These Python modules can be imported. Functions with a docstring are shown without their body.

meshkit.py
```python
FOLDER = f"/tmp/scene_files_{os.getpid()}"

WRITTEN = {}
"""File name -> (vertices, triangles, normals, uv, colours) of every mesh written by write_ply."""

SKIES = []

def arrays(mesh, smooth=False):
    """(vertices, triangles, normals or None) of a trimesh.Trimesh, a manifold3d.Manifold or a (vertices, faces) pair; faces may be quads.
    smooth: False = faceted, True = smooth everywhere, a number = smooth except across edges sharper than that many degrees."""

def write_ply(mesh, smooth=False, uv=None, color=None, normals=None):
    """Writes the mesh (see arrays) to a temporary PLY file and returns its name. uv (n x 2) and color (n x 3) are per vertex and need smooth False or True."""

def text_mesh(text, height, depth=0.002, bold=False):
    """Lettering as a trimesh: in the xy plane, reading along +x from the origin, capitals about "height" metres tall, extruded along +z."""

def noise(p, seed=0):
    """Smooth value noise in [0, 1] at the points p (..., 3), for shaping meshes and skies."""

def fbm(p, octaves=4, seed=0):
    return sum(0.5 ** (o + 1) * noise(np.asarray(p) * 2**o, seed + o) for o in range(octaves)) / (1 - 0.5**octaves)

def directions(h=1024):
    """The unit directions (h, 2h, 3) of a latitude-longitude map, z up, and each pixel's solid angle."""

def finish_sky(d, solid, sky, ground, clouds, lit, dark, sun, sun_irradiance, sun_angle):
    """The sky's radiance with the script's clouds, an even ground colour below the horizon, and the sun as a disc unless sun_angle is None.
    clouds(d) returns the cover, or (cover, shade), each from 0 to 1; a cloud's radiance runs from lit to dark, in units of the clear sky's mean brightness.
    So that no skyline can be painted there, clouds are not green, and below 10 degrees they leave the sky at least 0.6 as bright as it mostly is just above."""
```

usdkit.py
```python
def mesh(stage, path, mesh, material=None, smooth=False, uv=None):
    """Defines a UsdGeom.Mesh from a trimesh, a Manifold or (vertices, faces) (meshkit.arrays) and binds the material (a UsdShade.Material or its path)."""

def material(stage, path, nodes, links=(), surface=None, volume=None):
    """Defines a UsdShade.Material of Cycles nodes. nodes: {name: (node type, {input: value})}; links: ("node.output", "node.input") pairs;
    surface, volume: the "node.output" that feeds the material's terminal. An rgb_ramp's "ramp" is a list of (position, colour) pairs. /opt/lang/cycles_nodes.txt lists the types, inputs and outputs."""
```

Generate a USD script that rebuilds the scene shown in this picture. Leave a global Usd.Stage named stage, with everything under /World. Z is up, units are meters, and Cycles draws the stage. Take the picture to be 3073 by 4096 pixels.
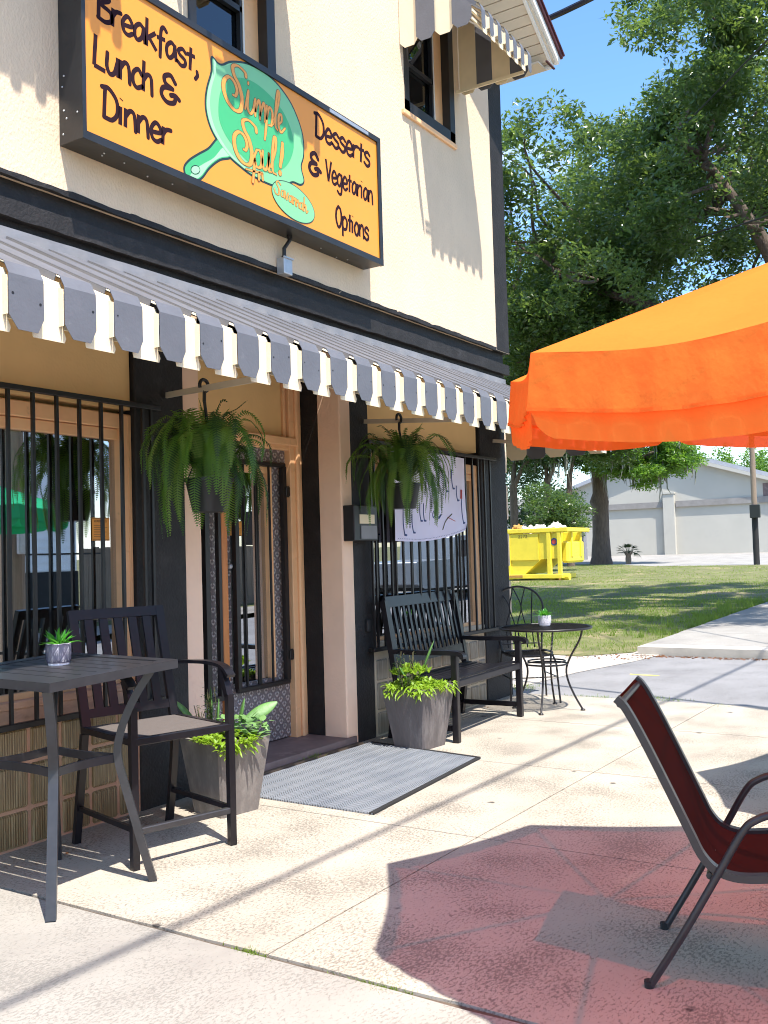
import math, random
import numpy as np, trimesh, usdkit, meshkit
from pxr import Usd, UsdGeom, UsdLux, UsdShade, Gf, Sdf
from shapely.geometry import Polygon, LineString, Point, box as sbox
from shapely.ops import unary_union
from shapely import affinity

stage = Usd.Stage.CreateInMemory()
UsdGeom.SetStageUpAxis(stage, UsdGeom.Tokens.z)
UsdGeom.SetStageMetersPerUnit(stage, 1.0)
UsdGeom.Xform.Define(stage, '/World')
UsdGeom.Scope.Define(stage, '/World/Looks')
R = random.Random(7)
NR = np.random.default_rng(7)

# ------------------------------------------------------------------ camera
EXPOSURE = 1.28
CAM = np.array([-3.2035, -4.2637, 1.4200])
YAW, PITCH, ROLL = np.radians([32.879, 2.508, -1.659])
fw = np.array([math.cos(PITCH) * math.cos(YAW), math.cos(PITCH) * math.sin(YAW), math.sin(PITCH)])
r0 = np.cross(fw, [0, 0, 1]); r0 /= np.linalg.norm(r0); u0 = np.cross(r0, fw)
cr = math.cos(ROLL) * r0 + math.sin(ROLL) * u0
cu = -math.sin(ROLL) * r0 + math.cos(ROLL) * u0
cam = UsdGeom.Camera.Define(stage, '/World/camera')
m = np.eye(4); m[0, :3] = cr; m[1, :3] = cu; m[2, :3] = -fw; m[3, :3] = CAM
cam.AddTransformOp().Set(Gf.Matrix4d(*m.ravel().tolist()))
cam.CreateHorizontalApertureAttr(36.0); cam.CreateVerticalApertureAttr(48.0)
cam.CreateFocalLengthAttr(3901.95 / 3073 * 36.0)
cam.CreateClippingRangeAttr(Gf.Vec2f(0.05, 2000))
cam.CreateExposureAttr(EXPOSURE)

# ------------------------------------------------------------------ sky and sun
EL = math.radians(63.5)
SUN = np.array([-0.44 * math.cos(EL), -0.898 * math.cos(EL), math.sin(EL)])
ROT = math.atan2(SUN[0], SUN[1])
skym = usdkit.material(stage, '/World/Looks/sky', {
    'sky': ('sky_texture', {'sky_type': 'single_scattering', 'sun_disc': False, 'sun_elevation': EL, 'sun_rotation': ROT, 'altitude': 20.0, 'aerosol_density': 0.7, 'ozone_density': 1.6}),
    'tc': ('texture_coordinate', {}),
    'mp': ('mapping', {'scale': (1.0, 1.0, 2.2), 'location': (0.35, 0.2, 0.1)}),
    'n': ('noise_texture', {'scale': 2.6, 'detail': 9.0, 'roughness': 0.58, 'distortion': 0.3}),
    'r': ('rgb_ramp', {'ramp': [(0.0, (0, 0, 0)), (0.56, (0, 0, 0)), (0.72, (0.7, 0.7, 0.7)), (1.0, (1, 1, 1))]}),
    'hs': ('hsv', {'saturation': 1.2}),
    'mx': ('mix_color', {'blend_type': 'mix', 'b': (9.0, 9.3, 9.8)}),
    'bg': ('background_shader', {'strength': 0.15})},
    [('tc.generated', 'mp.vector'), ('mp.vector', 'n.vector'), ('n.fac', 'r.fac'), ('r.color', 'mx.fac'), ('sky.color', 'hs.color'), ('hs.color', 'mx.a'), ('mx.result', 'bg.color')], surface='bg.background')
dome = UsdLux.DomeLight.Define(stage, '/World/sky')
UsdShade.MaterialBindingAPI.Apply(dome.GetPrim()).Bind(skym)
sun = UsdLux.DistantLight.Define(stage, '/World/sun')
sun.CreateNormalizeAttr(True); sun.CreateIntensityAttr(1.0); sun.CreateAngleAttr(0.53)
sun.CreateColorAttr(Gf.Vec3f(1.0, 0.94, 0.86))
zx = np.cross([0, 0, 1], SUN); zx /= np.linalg.norm(zx); zy = np.cross(SUN, zx)
m = np.eye(4); m[0, :3] = zx; m[1, :3] = zy; m[2, :3] = SUN
sun.AddTransformOp().Set(Gf.Matrix4d(*m.ravel().tolist()))

# ------------------------------------------------------------------ helpers
class MB:
    """Collects shapes into one mesh. xf: optional (3x3, offset) applied to all that is added."""
    def __init__(self, xf=None):
        self.v, self.f, self.n, self.xf = [], [], 0, xf
    def add(self, v, f):
        v = np.asarray(v, float).reshape(-1, 3); f = np.asarray(f, int)
        if f.shape[1] == 4: f = np.vstack([f[:, [0, 1, 2]], f[:, [0, 2, 3]]])
        if self.xf is not None: v = v @ np.asarray(self.xf[0]).T + np.asarray(self.xf[1])
        self.v.append(v); self.f.append(f + self.n); self.n += len(v); return self
    def tm(self, t): return self.add(t.vertices, t.faces)
    def box(self, x0, x1, y0, y1, z0, z1, ch=0.0):
        if ch:
            c = np.array([(x0 + x1) / 2, (y0 + y1) / 2, (z0 + z1) / 2]); h = np.array([x1 - x0, y1 - y0, z1 - z0]) / 2
            pts = []
            for s in np.ndindex(2, 2, 2):
                s = np.array(s) * 2 - 1
                for k in range(3):
                    q = h - ch; q[k] = h[k]; pts.append(c + s * q)
            t = trimesh.convex.convex_hull(np.array(pts)); return self.tm(t)
        v = [(x, y, z) for x in (x0, x1) for y in (y0, y1) for z in (z0, z1)]
        f = [(0, 1, 3, 2), (4, 6, 7, 5), (0, 4, 5, 1), (2, 3, 7, 6), (0, 2, 6, 4), (1, 5, 7, 3)]
        return self.add(v, f)
    def beam(self, p, q, w, h, up=(0, 0, 1)):
        """Rectangular bar from p to q: w across, h along up."""
        p, q = np.asarray(p, float), np.asarray(q, float); d = q - p; d /= np.linalg.norm(d)
        s = np.cross(d, up); s /= np.linalg.norm(s); t = np.cross(s, d)
        v = [e + a * s * w / 2 + b * t * h / 2 for e in (p, q) for a, b in ((-1, -1), (1, -1), (1, 1), (-1, 1))]
        return self.add(v, [(3, 2, 1, 0), (4, 5, 6, 7), (0, 1, 5, 4), (1, 2, 6, 5), (2, 3, 7, 6), (3, 0, 4, 7)])
    def strip(self, pts, w, h, up):
        """Bar of rectangular section along a polyline; up gives the h direction, one for all."""
        pts = np.asarray(pts, float); n = len(pts); up = np.asarray(up, float); V = []
        for i in range(n):
            d = pts[min(i + 1, n - 1)] - pts[max(i - 1, 0)]; d /= np.linalg.norm(d)
            s = np.cross(d, up); s /= np.linalg.norm(s); t = np.cross(s, d)
            V += [pts[i] + a * s * w / 2 + b * t * h / 2 for a, b in ((-1, -1), (1, -1), (1, 1), (-1, 1))]
        F = [(3, 2, 1, 0), tuple(4 * (n - 1) + k for k in range(4))]
        for i in range(n - 1):
            for k in range(4):
                F.append((4 * i + k, 4 * i + (k + 1) % 4, 4 * i + 4 + (k + 1) % 4, 4 * i + 4 + k))
        return self.add(V, F)
    def tube(self, pts, r, n=8, closed=False):
        pts = np.asarray(pts, float); k = len(pts); rr = np.broadcast_to(r, (k,)); V = []; prev = None
        for i in range(k):
            if closed: d = pts[(i + 1) % k] - pts[i - 1]
            else: d = pts[min(i + 1, k - 1)] - pts[max(i - 1, 0)]
            d = d / (np.linalg.norm(d) + 1e-12)
            if prev is None: a = np.cross(d, (0, 0, 1) if abs(d[2]) < .9 else (1, 0, 0))
            else: a = prev - d * (prev @ d)
            a /= np.linalg.norm(a); b = np.cross(d, a); prev = a
            ang = np.arange(n) * 2 * np.pi / n
            V += list(pts[i] + rr[i] * (np.cos(ang)[:, None] * a + np.sin(ang)[:, None] * b))
        F = []
        for i in range(k if closed else k - 1):
            j = (i + 1) % k
            for c in range(n): F.append((i * n + c, i * n + (c + 1) % n, j * n + (c + 1) % n, j * n + c))
        T = [x for q in F for x in ((q[0], q[1], q[2]), (q[0], q[2], q[3]))]
        if not closed:
            V += [pts[0], pts[-1]]
            for c in range(n): T += [(k * n, (c + 1) % n, c), (k * n + 1, (k - 1) * n + c, (k - 1) * n + (c + 1) % n)]
        return self.add(V, T)
    def poly(self, shp, thick, frame):
        """Shapely polygon(s) extruded; frame = (origin, ex, ey): depth along ex x ey."""
        o, ex, ey = [np.asarray(a, float) for a in frame]; ez = np.cross(ex, ey)
        for g in getattr(shp, 'geoms', [shp]):
            if g.is_empty or g.area < 1e-8: continue
            t = trimesh.creation.extrude_polygon(g, thick, engine='earcut')
            v = o + t.vertices[:, :1] * ex + t.vertices[:, 1:2] * ey + t.vertices[:, 2:] * ez
            self.add(v, t.faces)
        return self
    def lathe(self, prof, c, n=24):
        """prof: (radius, z) pairs."""
        V, F = [], []; k = len(prof)
        for i in range(n):
            a = 2 * math.pi * i / n
            V += [(c[0] + r * math.cos(a), c[1] + r * math.sin(a), c[2] + z) for r, z in prof]
        for i in range(n):
            j = (i + 1) % n
            for q in range(k - 1): F.append((i * k + q, j * k + q, j * k + q + 1, i * k + q + 1))
        return self.add(V, F)
    def grid(self, P):
        """P: (a, b, 3) points -> open sheet."""
        P = np.asarray(P, float); a, b = P.shape[:2]
        i, j = np.meshgrid(np.arange(a - 1), np.arange(b - 1), indexing='ij'); q = (i * b + j).ravel()
        return self.add(P.reshape(-1, 3), np.stack([q, q + b, q + b + 1, q + 1], 1))
    def mesh(self): return np.vstack(self.v), np.vstack(self.f)

OFF, USED = {}, {}
def numbered(parent, name):
    key = parent + '/' + name; k = USED.get(key, 0); USED[key] = k + 1
    return key if k == 0 else f'{key}_{k:03d}'
def setd(p, **kw):
    for k, v in kw.items():
        if v: p.SetCustomDataByKey(k, v)
def thing(name, label, cat, loc=(0, 0, 0), group=None, kind=None):
    path = numbered('/World', name); x = UsdGeom.Xform.Define(stage, path)
    x.AddTranslateOp().Set(Gf.Vec3d(*[float(a) for a in loc])); OFF[path] = np.array(loc, float)
    setd(x.GetPrim(), label=label, category=cat, group=group, kind=kind); return path
def obj(name, mb, material, parent='/World', smooth=False, label=None, cat=None, group=None, kind=None):
    path = numbered(parent, name); v, f = mb.mesh()
    off = OFF.get(parent, np.zeros(3)); OFF[path] = off
    pr = usdkit.mesh(stage, path, (v - off, f), material, smooth=smooth)
    setd(pr.GetPrim(), label=label, category=cat, group=group, kind=kind); return path
def sky_check(*a): pass

def crom(pts, k=8, closed=False):
    """Catmull-Rom curve through the points."""
    P = np.asarray(pts, float)
    if len(P) < 3 and not closed: return P
    E = np.vstack([P[-1:], P, P[:2]]) if closed else np.vstack([2 * P[:1] - P[1:2], P, 2 * P[-1:] - P[-2:-1]])
    out = []
    for i in range(1, len(E) - 2):
        a, b, c, d = E[i - 1:i + 3]
        for t in np.arange(k) / k:
            out.append(.5 * (2 * b + (c - a) * t + (2 * a - 5 * b + 4 * c - d) * t * t + (3 * b - a - 3 * c + d) * t ** 3))
    if not closed: out.append(P[-1])
    return np.array(out)

# ------------------------------------------------------------------ materials
L = '/World/Looks/'
def mat(name, c, rough=.6, var=.12, vs=3.0, bump=0.0, bs=60.0, metal=0.0, spec=.5, dirt=None, ds=1.5, dt=(.5, .7), stretch=None, bd=.01, coat=0.0, dc=.5):
    """Painted or mineral surface: base colour with noise variation, optional darker stains (dirt colour) and bump."""
    c = np.array(c, float); n = {
        'geo': ('geometry', {}), 'mp': ('mapping', {'scale': stretch or (1, 1, 1)}),
        'n1': ('noise_texture', {'scale': vs, 'detail': 7.0, 'roughness': .62}),
        'rp': ('rgb_ramp', {'ramp': [(.28, tuple(c * (1 - var))), (.5, tuple(c)), (.72, tuple(np.minimum(c * (1 + var), 1)))]}),
        'p': ('principled_bsdf', {'roughness': rough, 'metallic': metal, 'specular_ior_level': spec, 'coat_weight': coat, 'coat_roughness': .15})}
    l = [('geo.position', 'mp.vector'), ('mp.vector', 'n1.vector'), ('n1.fac', 'rp.fac')]; last = 'rp.color'
    if dirt is not None:
        n['n3'] = ('noise_texture', {'scale': ds, 'detail': 8.0, 'roughness': .7})
        n['r3'] = ('rgb_ramp', {'ramp': [(dt[0], (0, 0, 0)), (dt[1], (dc, dc, dc))]})
        n['mx'] = ('mix_color', {'blend_type': 'mix', 'b': tuple(dirt)})
        l += [('mp.vector', 'n3.vector'), ('n3.fac', 'r3.fac'), ('r3.color', 'mx.fac'), (last, 'mx.a')]; last = 'mx.result'
    l.append((last, 'p.base_color'))
    if bump:
        n['n2'] = ('noise_texture', {'scale': bs, 'detail': 4.0}); n['b'] = ('bump', {'strength': bump, 'distance': bd})
        l += [('mp.vector', 'n2.vector'), ('n2.fac', 'b.height'), ('b.normal', 'p.normal')]
    return usdkit.material(stage, L + name, n, l, surface='p.BSDF')

M = {}
M['stucco'] = mat('stucco', (.68, .525, .37), .9, .07, 2.5, bump=.55, bs=75, dirt=(.50, .40, .31), ds=14, dt=(.62, .72), stretch=(1, 1, .6), dc=.45)
M['pink'] = mat('pink_paint', (.86, .60, .43), .75, .06, 3, bump=.25, bs=50, dirt=(.66, .44, .32), ds=5, dt=(.58, .8))
M['ochre'] = mat('ochre_paint', (.82, .54, .24), .8, .06, 2, bump=.2, bs=60)
M['black'] = mat('black_paint', (.020, .018, .018), .6, .3, 6, bump=.5, bs=60, spec=.3, dirt=(.05, .045, .045), ds=6, dt=(.55, .75))
M['blacksm'] = mat('black_smooth_paint', (.014, .014, .015), .42, .3, 6, bump=.06, bs=60)
M['trim'] = mat('tan_trim_paint', (.84, .49, .25), .5, .08, 5, bump=.15, bs=40, dirt=(.35, .22, .13), ds=9, dt=(.6, .75))
M['orangewood'] = mat('orange_wood', (.60, .22, .06), .4, .15, 6, stretch=(6, 6, .5), bump=.1)
M['mortar'] = mat('peach_mortar', (.56, .33, .22), .9, .12, 8, bump=.4, bs=90)
M['mortar2'] = mat('cream_mortar', (.56, .46, .33), .9, .12, 8, bump=.4, bs=90)
M['iron'] = mat('black_iron', (.012, .010, .010), .38, .3, 20, bump=.12, bs=200)
M['ironchair'] = mat('black_powder_coat', (.008, .007, .009), .32, .3, 20, bump=.03, bs=300, spec=.4)
M['bronze'] = mat('charcoal_coat', (.026, .025, .028), .36, .25, 20, bump=.04, bs=300, spec=.6)
M['grey_awn'] = mat('grey_awning_paint', (.115, .118, .135), .55, .14, 4, bump=.12, bs=60, dirt=(.2, .2, .21), ds=18, dt=(.64, .72))
M['cream_awn'] = mat('cream_awning_paint', (.80, .68, .47), .5, .07, 5, bump=.08, bs=60, dirt=(.5, .36, .2), ds=9, dt=(.66, .8))
M['gray_flash'] = mat('grey_flashing', (.20, .20, .215), .5, .2, 5, bump=.1, bs=40)
M['soffit'] = mat('cream_soffit', (.62, .52, .40), .6, .05, 3)
M['white'] = mat('white_paint', (.74, .70, .64), .5, .06, 4, bump=.05)
M['redroof'] = mat('dark_red_roof_edge', (.06, .010, .012), .5, .15, 4)
M['signface'] = mat('orange_sign_face', (.80, .285, .026), .35, .025, 2)
M['signink'] = mat('dark_plum_ink', (.022, .008, .014), .9, .1, 5, spec=.15)
M['pan_light'] = mat('light_green_print', (.20, .52, .25), .4, .03, 3)
M['pan_mid'] = mat('green_print', (.055, .40, .15), .4, .03, 3)
M['pan_line'] = mat('dark_outline_print', (.012, .03, .025), .4, .05, 3)
M['pan_hi'] = mat('pale_green_print', (.34, .66, .36), .4, .03, 3)
M['gold'] = mat('orange_gold_print', (.80, .32, .055), .4, .04, 3)
M['goldline'] = mat('brown_outline_print', (.10, .035, .01), .4, .04, 3)
M['metalbox'] = mat('galvanised_box', (.42, .43, .45), .42, .12, 20, metal=.6)
M['planter'] = mat('grey_planter', (.16, .142, .13), .75, .22, 5, bump=.3, bs=50, dirt=(.30, .27, .24), ds=5, dt=(.5, .68), stretch=(1.6, 1.6, .7))
M['planterb'] = mat('dark_streaked_planter', (.115, .10, .098), .7, .3, 4, bump=.3, bs=50, dirt=(.26, .24, .22), ds=4, dt=(.52, .68), stretch=(2.6, 1.6, .5))
M['soil'] = mat('soil', (.05, .035, .025), .95, .3, 30, bump=.6)
M['wood_pole'] = mat('weathered_pole', (.22, .165, .12), .85, .3, 5, bump=.5, bs=30, stretch=(8, 8, .35))
M['bark'] = mat('oak_bark', (.12, .09, .07), .95, .35, 5, bump=.9, bs=16, stretch=(2, 2, .5), bd=.05)
M['yellow'] = mat('yellow_dumpster_paint', (.78, .62, .045), .5, .1, 2, bump=.1, bs=20, dirt=(.38, .20, .05), ds=2.0, dt=(.57, .75))
M['rust'] = mat('rusty_paint', (.42, .22, .05), .8, .25, 4, bump=.3)
M['sitewall'] = mat('pale_render', (.45, .43, .375), .9, .05, .5, bump=.2, bs=10, dirt=(.38, .36, .33), ds=.7, dt=(.58, .75))
M['sitetrim'] = mat('stained_ledge', (.25, .235, .22), .9, .15, 2)
M['roofgrey'] = mat('grey_roof_metal', (.36, .37, .40), .6, .12, 1.5)
M['darkpanel'] = mat('dark_panel', (.01, .012, .014), .25, .1, 3)
M['housewhite'] = mat('white_siding', (.80, .82, .84), .7, .05, 2)
M['darkglass'] = mat('dark_window_glass', (.015, .02, .03), .08, .2, 3)
M['sheet'] = mat('lilac_paper_sheet', (.74, .70, .86), .8, .04, 3)
M['inkblue'] = mat('blue_marker', (.05, .08, .22), .6, .1, 3)
M['inkred'] = mat('red_marker', (.42, .05, .05), .6, .1, 3)
M['warn'] = mat('orange_notice', (.80, .34, .06), .5, .04, 4)
M['potw'] = mat('white_glazed_pot', (.72, .70, .76), .4, .04, 5)
M['potp'] = mat('dark_pot_pattern', (.045, .04, .075), .5, .1, 5)
M['potg'] = mat('grey_concrete_pot', (.48, .49, .52), .8, .1, 20, bump=.3)
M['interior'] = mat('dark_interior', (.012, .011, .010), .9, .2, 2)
M['truck'] = mat('grey_truck_paint', (.30, .33, .36), .3, .05, 1, metal=.4)
M['rubber'] = mat('black_rubber', (.015, .015, .015), .8, .2, 5)
M['debris'] = mat('pale_debris', (.60, .54, .46), .9, .2, 4)
M['moss'] = mat('spanish_moss', (.17, .17, .13), .95, .3, 6)
M['slate'] = mat('dark_step_paint', (.17, .125, .12), .7, .25, 5, bump=.3, bs=40, dirt=(.33, .27, .26), ds=4, dt=(.58, .66))
M['kerbface'] = mat('kerb_concrete', (.45, .42, .37), .9, .12, 4, bump=.3)
M['seatmesh'] = mat('seat_fabric', (.115, .098, .09), .75, .08, 30, bump=.3, bs=400)

def leafmat(name, ramp, trans=(.25, .45, .05), tw=.35, rough=.38, spec=.5):
    return usdkit.material(stage, L + name, {
        'g': ('geometry', {}), 'rp': ('rgb_ramp', {'ramp': ramp}),
        'p': ('principled_bsdf', {'roughness': rough, 'specular_ior_level': spec}),
        't': ('translucent_bsdf', {'color': trans}), 'm': ('mix_closure', {'fac': tw})},
        [('g.random_per_island', 'rp.fac'), ('rp.color', 'p.base_color'), ('p.BSDF', 'm.closure1'), ('t.BSDF', 'm.closure2')], surface='m.closure')
M['oakleaf'] = leafmat('oak_leaves', [(0, (.035, .07, .018)), (.45, (.085, .135, .032)), (.80, (.14, .20, .05)), (.94, (.26, .29, .05)), (1, (.42, .37, .04))], (.26, .40, .07), .30, .27)
M['limeleaf'] = leafmat('lime_leaves', [(0, (.06, .13, .015)), (.6, (.11, .22, .02)), (1, (.17, .30, .03))], (.30, .55, .05), .4, .45)
M['darkleaf'] = leafmat('dark_leaves', [(0, (.02, .045, .012)), (.6, (.035, .075, .018)), (1, (.07, .12, .03))], (.10, .22, .03), .25, .45)
M['fern2'] = leafmat('pale_fern_leaflets', [(0, (.12, .20, .03)), (.6, (.19, .29, .05)), (1, (.30, .36, .08))], (.34, .52, .07), .38, .5)
M['fern3'] = leafmat('deep_fern_leaflets', [(0, (.02, .055, .01)), (.6, (.035, .085, .014)), (1, (.07, .13, .025))], (.12, .26, .04), .3, .5)
M['fern'] = leafmat('fern_leaflets', [(0, (.06, .14, .014)), (.6, (.11, .21, .022)), (1, (.18, .29, .04))], (.25, .48, .05), .38, .5)
M['succ'] = leafmat('yellow_green_leaves', [(0, (.20, .34, .02)), (.6, (.32, .46, .03)), (1, (.46, .56, .06))], (.55, .75, .08), .35, .45)
M['jade'] = leafmat('jade_leaves', [(0, (.16, .30, .10)), (.6, (.24, .40, .16)), (1, (.34, .50, .24))], (.3, .5, .15), .2, .35)
M['cactus'] = mat('cactus_pad', (.085, .20, .045), .5, .2, 12, bump=.2, bs=40, dirt=(.17, .26, .08), ds=20, dt=(.6, .75))
M['potleaf'] = leafmat('bright_blades', [(0, (.05, .26, .02)), (1, (.12, .46, .05))], (.2, .6, .06), .3, .4)
M['palm'] = leafmat('palm_blades', [(0, (.035, .05, .016)), (1, (.09, .12, .04))], (.15, .22, .05), .25, .5)
M['grass'] = leafmat('grass_blades', [(0, (.10, .16, .014)), (.45, (.17, .23, .022)), (.75, (.27, .30, .05)), (1, (.44, .38, .16))], (.42, .55, .07), .35, .6)
M['stem'] = mat('plant_stem', (.10, .09, .04), .8, .2, 10)

def fabric(name, c, tr, w, bump=.25, through=0.0, tc=(1, .1, .1)):
    """Woven canvas: diffuse front, light scattered through, and a little straight through the weave."""
    return usdkit.material(stage, L + name, {
        'geo': ('geometry', {}), 'n': ('noise_texture', {'scale': 2.2, 'detail': 5.0}), 'n2': ('noise_texture', {'scale': 14.0, 'detail': 5.0, 'roughness': .6}),
        'rp': ('rgb_ramp', {'ramp': [(.3, tuple(np.array(c) * .90)), (.7, c)]}), 'b': ('bump', {'strength': bump, 'distance': .02}),
        'd': ('diffuse_bsdf', {}), 't': ('translucent_bsdf', {'color': tr}), 'm': ('mix_closure', {'fac': w}), 'tp': ('transparent_bsdf', {'color': tc}), 'm2': ('mix_closure', {'fac': through})},
        [('geo.position', 'n.vector'), ('geo.position', 'n2.vector'), ('n.fac', 'rp.fac'), ('rp.color', 'd.color'), ('n2.fac', 'b.height'), ('b.normal', 'd.normal'),
         ('d.BSDF', 'm.closure1'), ('t.BSDF', 'm.closure2'), ('m.closure', 'm2.closure1'), ('tp.BSDF', 'm2.closure2')], surface='m2.closure')
M['orange'] = fabric('orange_canvas', (.90, .38, .065), (.97, .13, .035), .55, .25, .13, (1, .12, .10))
M['green'] = fabric('green_canvas', (.05, .52, .25), (.03, .4, .15), .2)
M['sling'] = fabric('brown_sling', (.050, .026, .024), (.14, .02, .02), .06)

def glass(name, tint, base, gain):
    return usdkit.material(stage, L + name, {
        'f': ('fresnel', {'IOR': 1.5}), 'm': ('math', {'math_type': 'multiply_add', 'value2': gain, 'value3': base, 'use_clamp': True}),
        't': ('transparent_bsdf', {'color': tint}), 'g': ('glossy_bsdf', {'color': (.92, .95, 1.0), 'roughness': .006}), 'x': ('mix_closure', {})},
        [('f.fac', 'm.value1'), ('m.value', 'x.fac'), ('t.BSDF', 'x.closure1'), ('g.BSDF', 'x.closure2')], surface='x.closure')
M['glass'] = glass('window_glass', (.5, .52, .52), .42, 1.6)
M['glassdim'] = glass('dark_sash_glass', (.25, .25, .28), .04, 1.0)

# ribbed amber glass block, ribs along z as relief on each built block
def tilemat(name, c1, c2, c3):
    return usdkit.material(stage, L + name, {
        'geo': ('geometry', {}), 'oi': ('object_info', {}), 'w': ('wave_texture', {'wave_type': 'bands', 'bands_direction': 'x', 'scale': 22.0, 'distortion': .8, 'detail': 2.0, 'detail_scale': .5}),
        'mp': ('mapping', {'scale': (30, 1, 1.3)}), 'n': ('noise_texture', {'scale': 3.0, 'detail': 4.0}),
        'rp': ('rgb_ramp', {'ramp': [(.25, c1), (.52, c2), (.74, c3)]}), 'b': ('bump', {'strength': .7, 'distance': .006}),
        'n5': ('noise_texture', {'scale': 2.2, 'detail': 5.0}), 'r5': ('rgb_ramp', {'ramp': [(.5, (0, 0, 0)), (.72, (.6, .6, .6))]}), 'mx': ('mix_color', {'blend_type': 'mix', 'b': (.05, .045, .035)}),
        'p': ('principled_bsdf', {'roughness': .28, 'specular_ior_level': .6})},
        [('geo.position', 'mp.vector'), ('mp.vector', 'n.vector'), ('geo.position', 'w.vector'), ('geo.position', 'n5.vector'), ('n.fac', 'rp.fac'), ('n5.fac', 'r5.fac'), ('r5.color', 'mx.fac'), ('rp.color', 'mx.a'), ('mx.result', 'p.base_color'),
         ('w.fac', 'b.height'), ('b.normal', 'p.normal')], surface='p.BSDF')
M['tile'] = tilemat('amber_ribbed_block', (.16, .105, .05), (.27, .185, .085), (.46, .36, .2))
M['tile2'] = tilemat('grey_ribbed_block', (.20, .17, .13), (.30, .26, .2), (.46, .42, .34))

# diamond tread plate: relief of short ribs alternating in direction
M['tread'] = usdkit.material(stage, L + 'tread_plate', {
    'geo': ('geometry', {}), 'ra': ('mapping', {'rotation': (0, math.radians(45), 0)}), 'rb': ('mapping', {'rotation': (0, math.radians(-45), 0), 'location': (.02, 0, .02)}), 'ma': ('mapping', {'scale': (34, 0, 17)}), 'mb': ('mapping', {'scale': (34, 0, 17)}),
    'va': ('voronoi_texture', {'feature': 'f1', 'scale': 1.0, 'randomness': 0.0}), 'vb': ('voronoi_texture', {'feature': 'f1', 'scale': 1.0, 'randomness': 0.0}),
    'mn': ('math', {'math_type': 'minimum'}), 'rp': ('rgb_ramp', {'ramp': [(.17, (1, 1, 1)), (.30, (0, 0, 0))]}),
    'b': ('bump', {'strength': 1.0, 'distance': .012}), 'cr': ('rgb_ramp', {'ramp': [(0, (.23, .205, .215)), (1, (.62, .58, .58))]}),
    'p': ('principled_bsdf', {'metallic': .35, 'roughness': .38})},
    [('geo.position', 'ra.vector'), ('geo.position', 'rb.vector'), ('ra.vector', 'ma.vector'), ('rb.vector', 'mb.vector'), ('ma.vector', 'va.vector'), ('mb.vector', 'vb.vector'), ('va.distance', 'mn.value1'), ('vb.distance', 'mn.value2'),
     ('mn.value', 'rp.fac'), ('rp.color', 'b.height'), ('rp.color', 'cr.fac'), ('cr.color', 'p.base_color'), ('b.normal', 'p.normal')], surface='p.BSDF')

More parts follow.
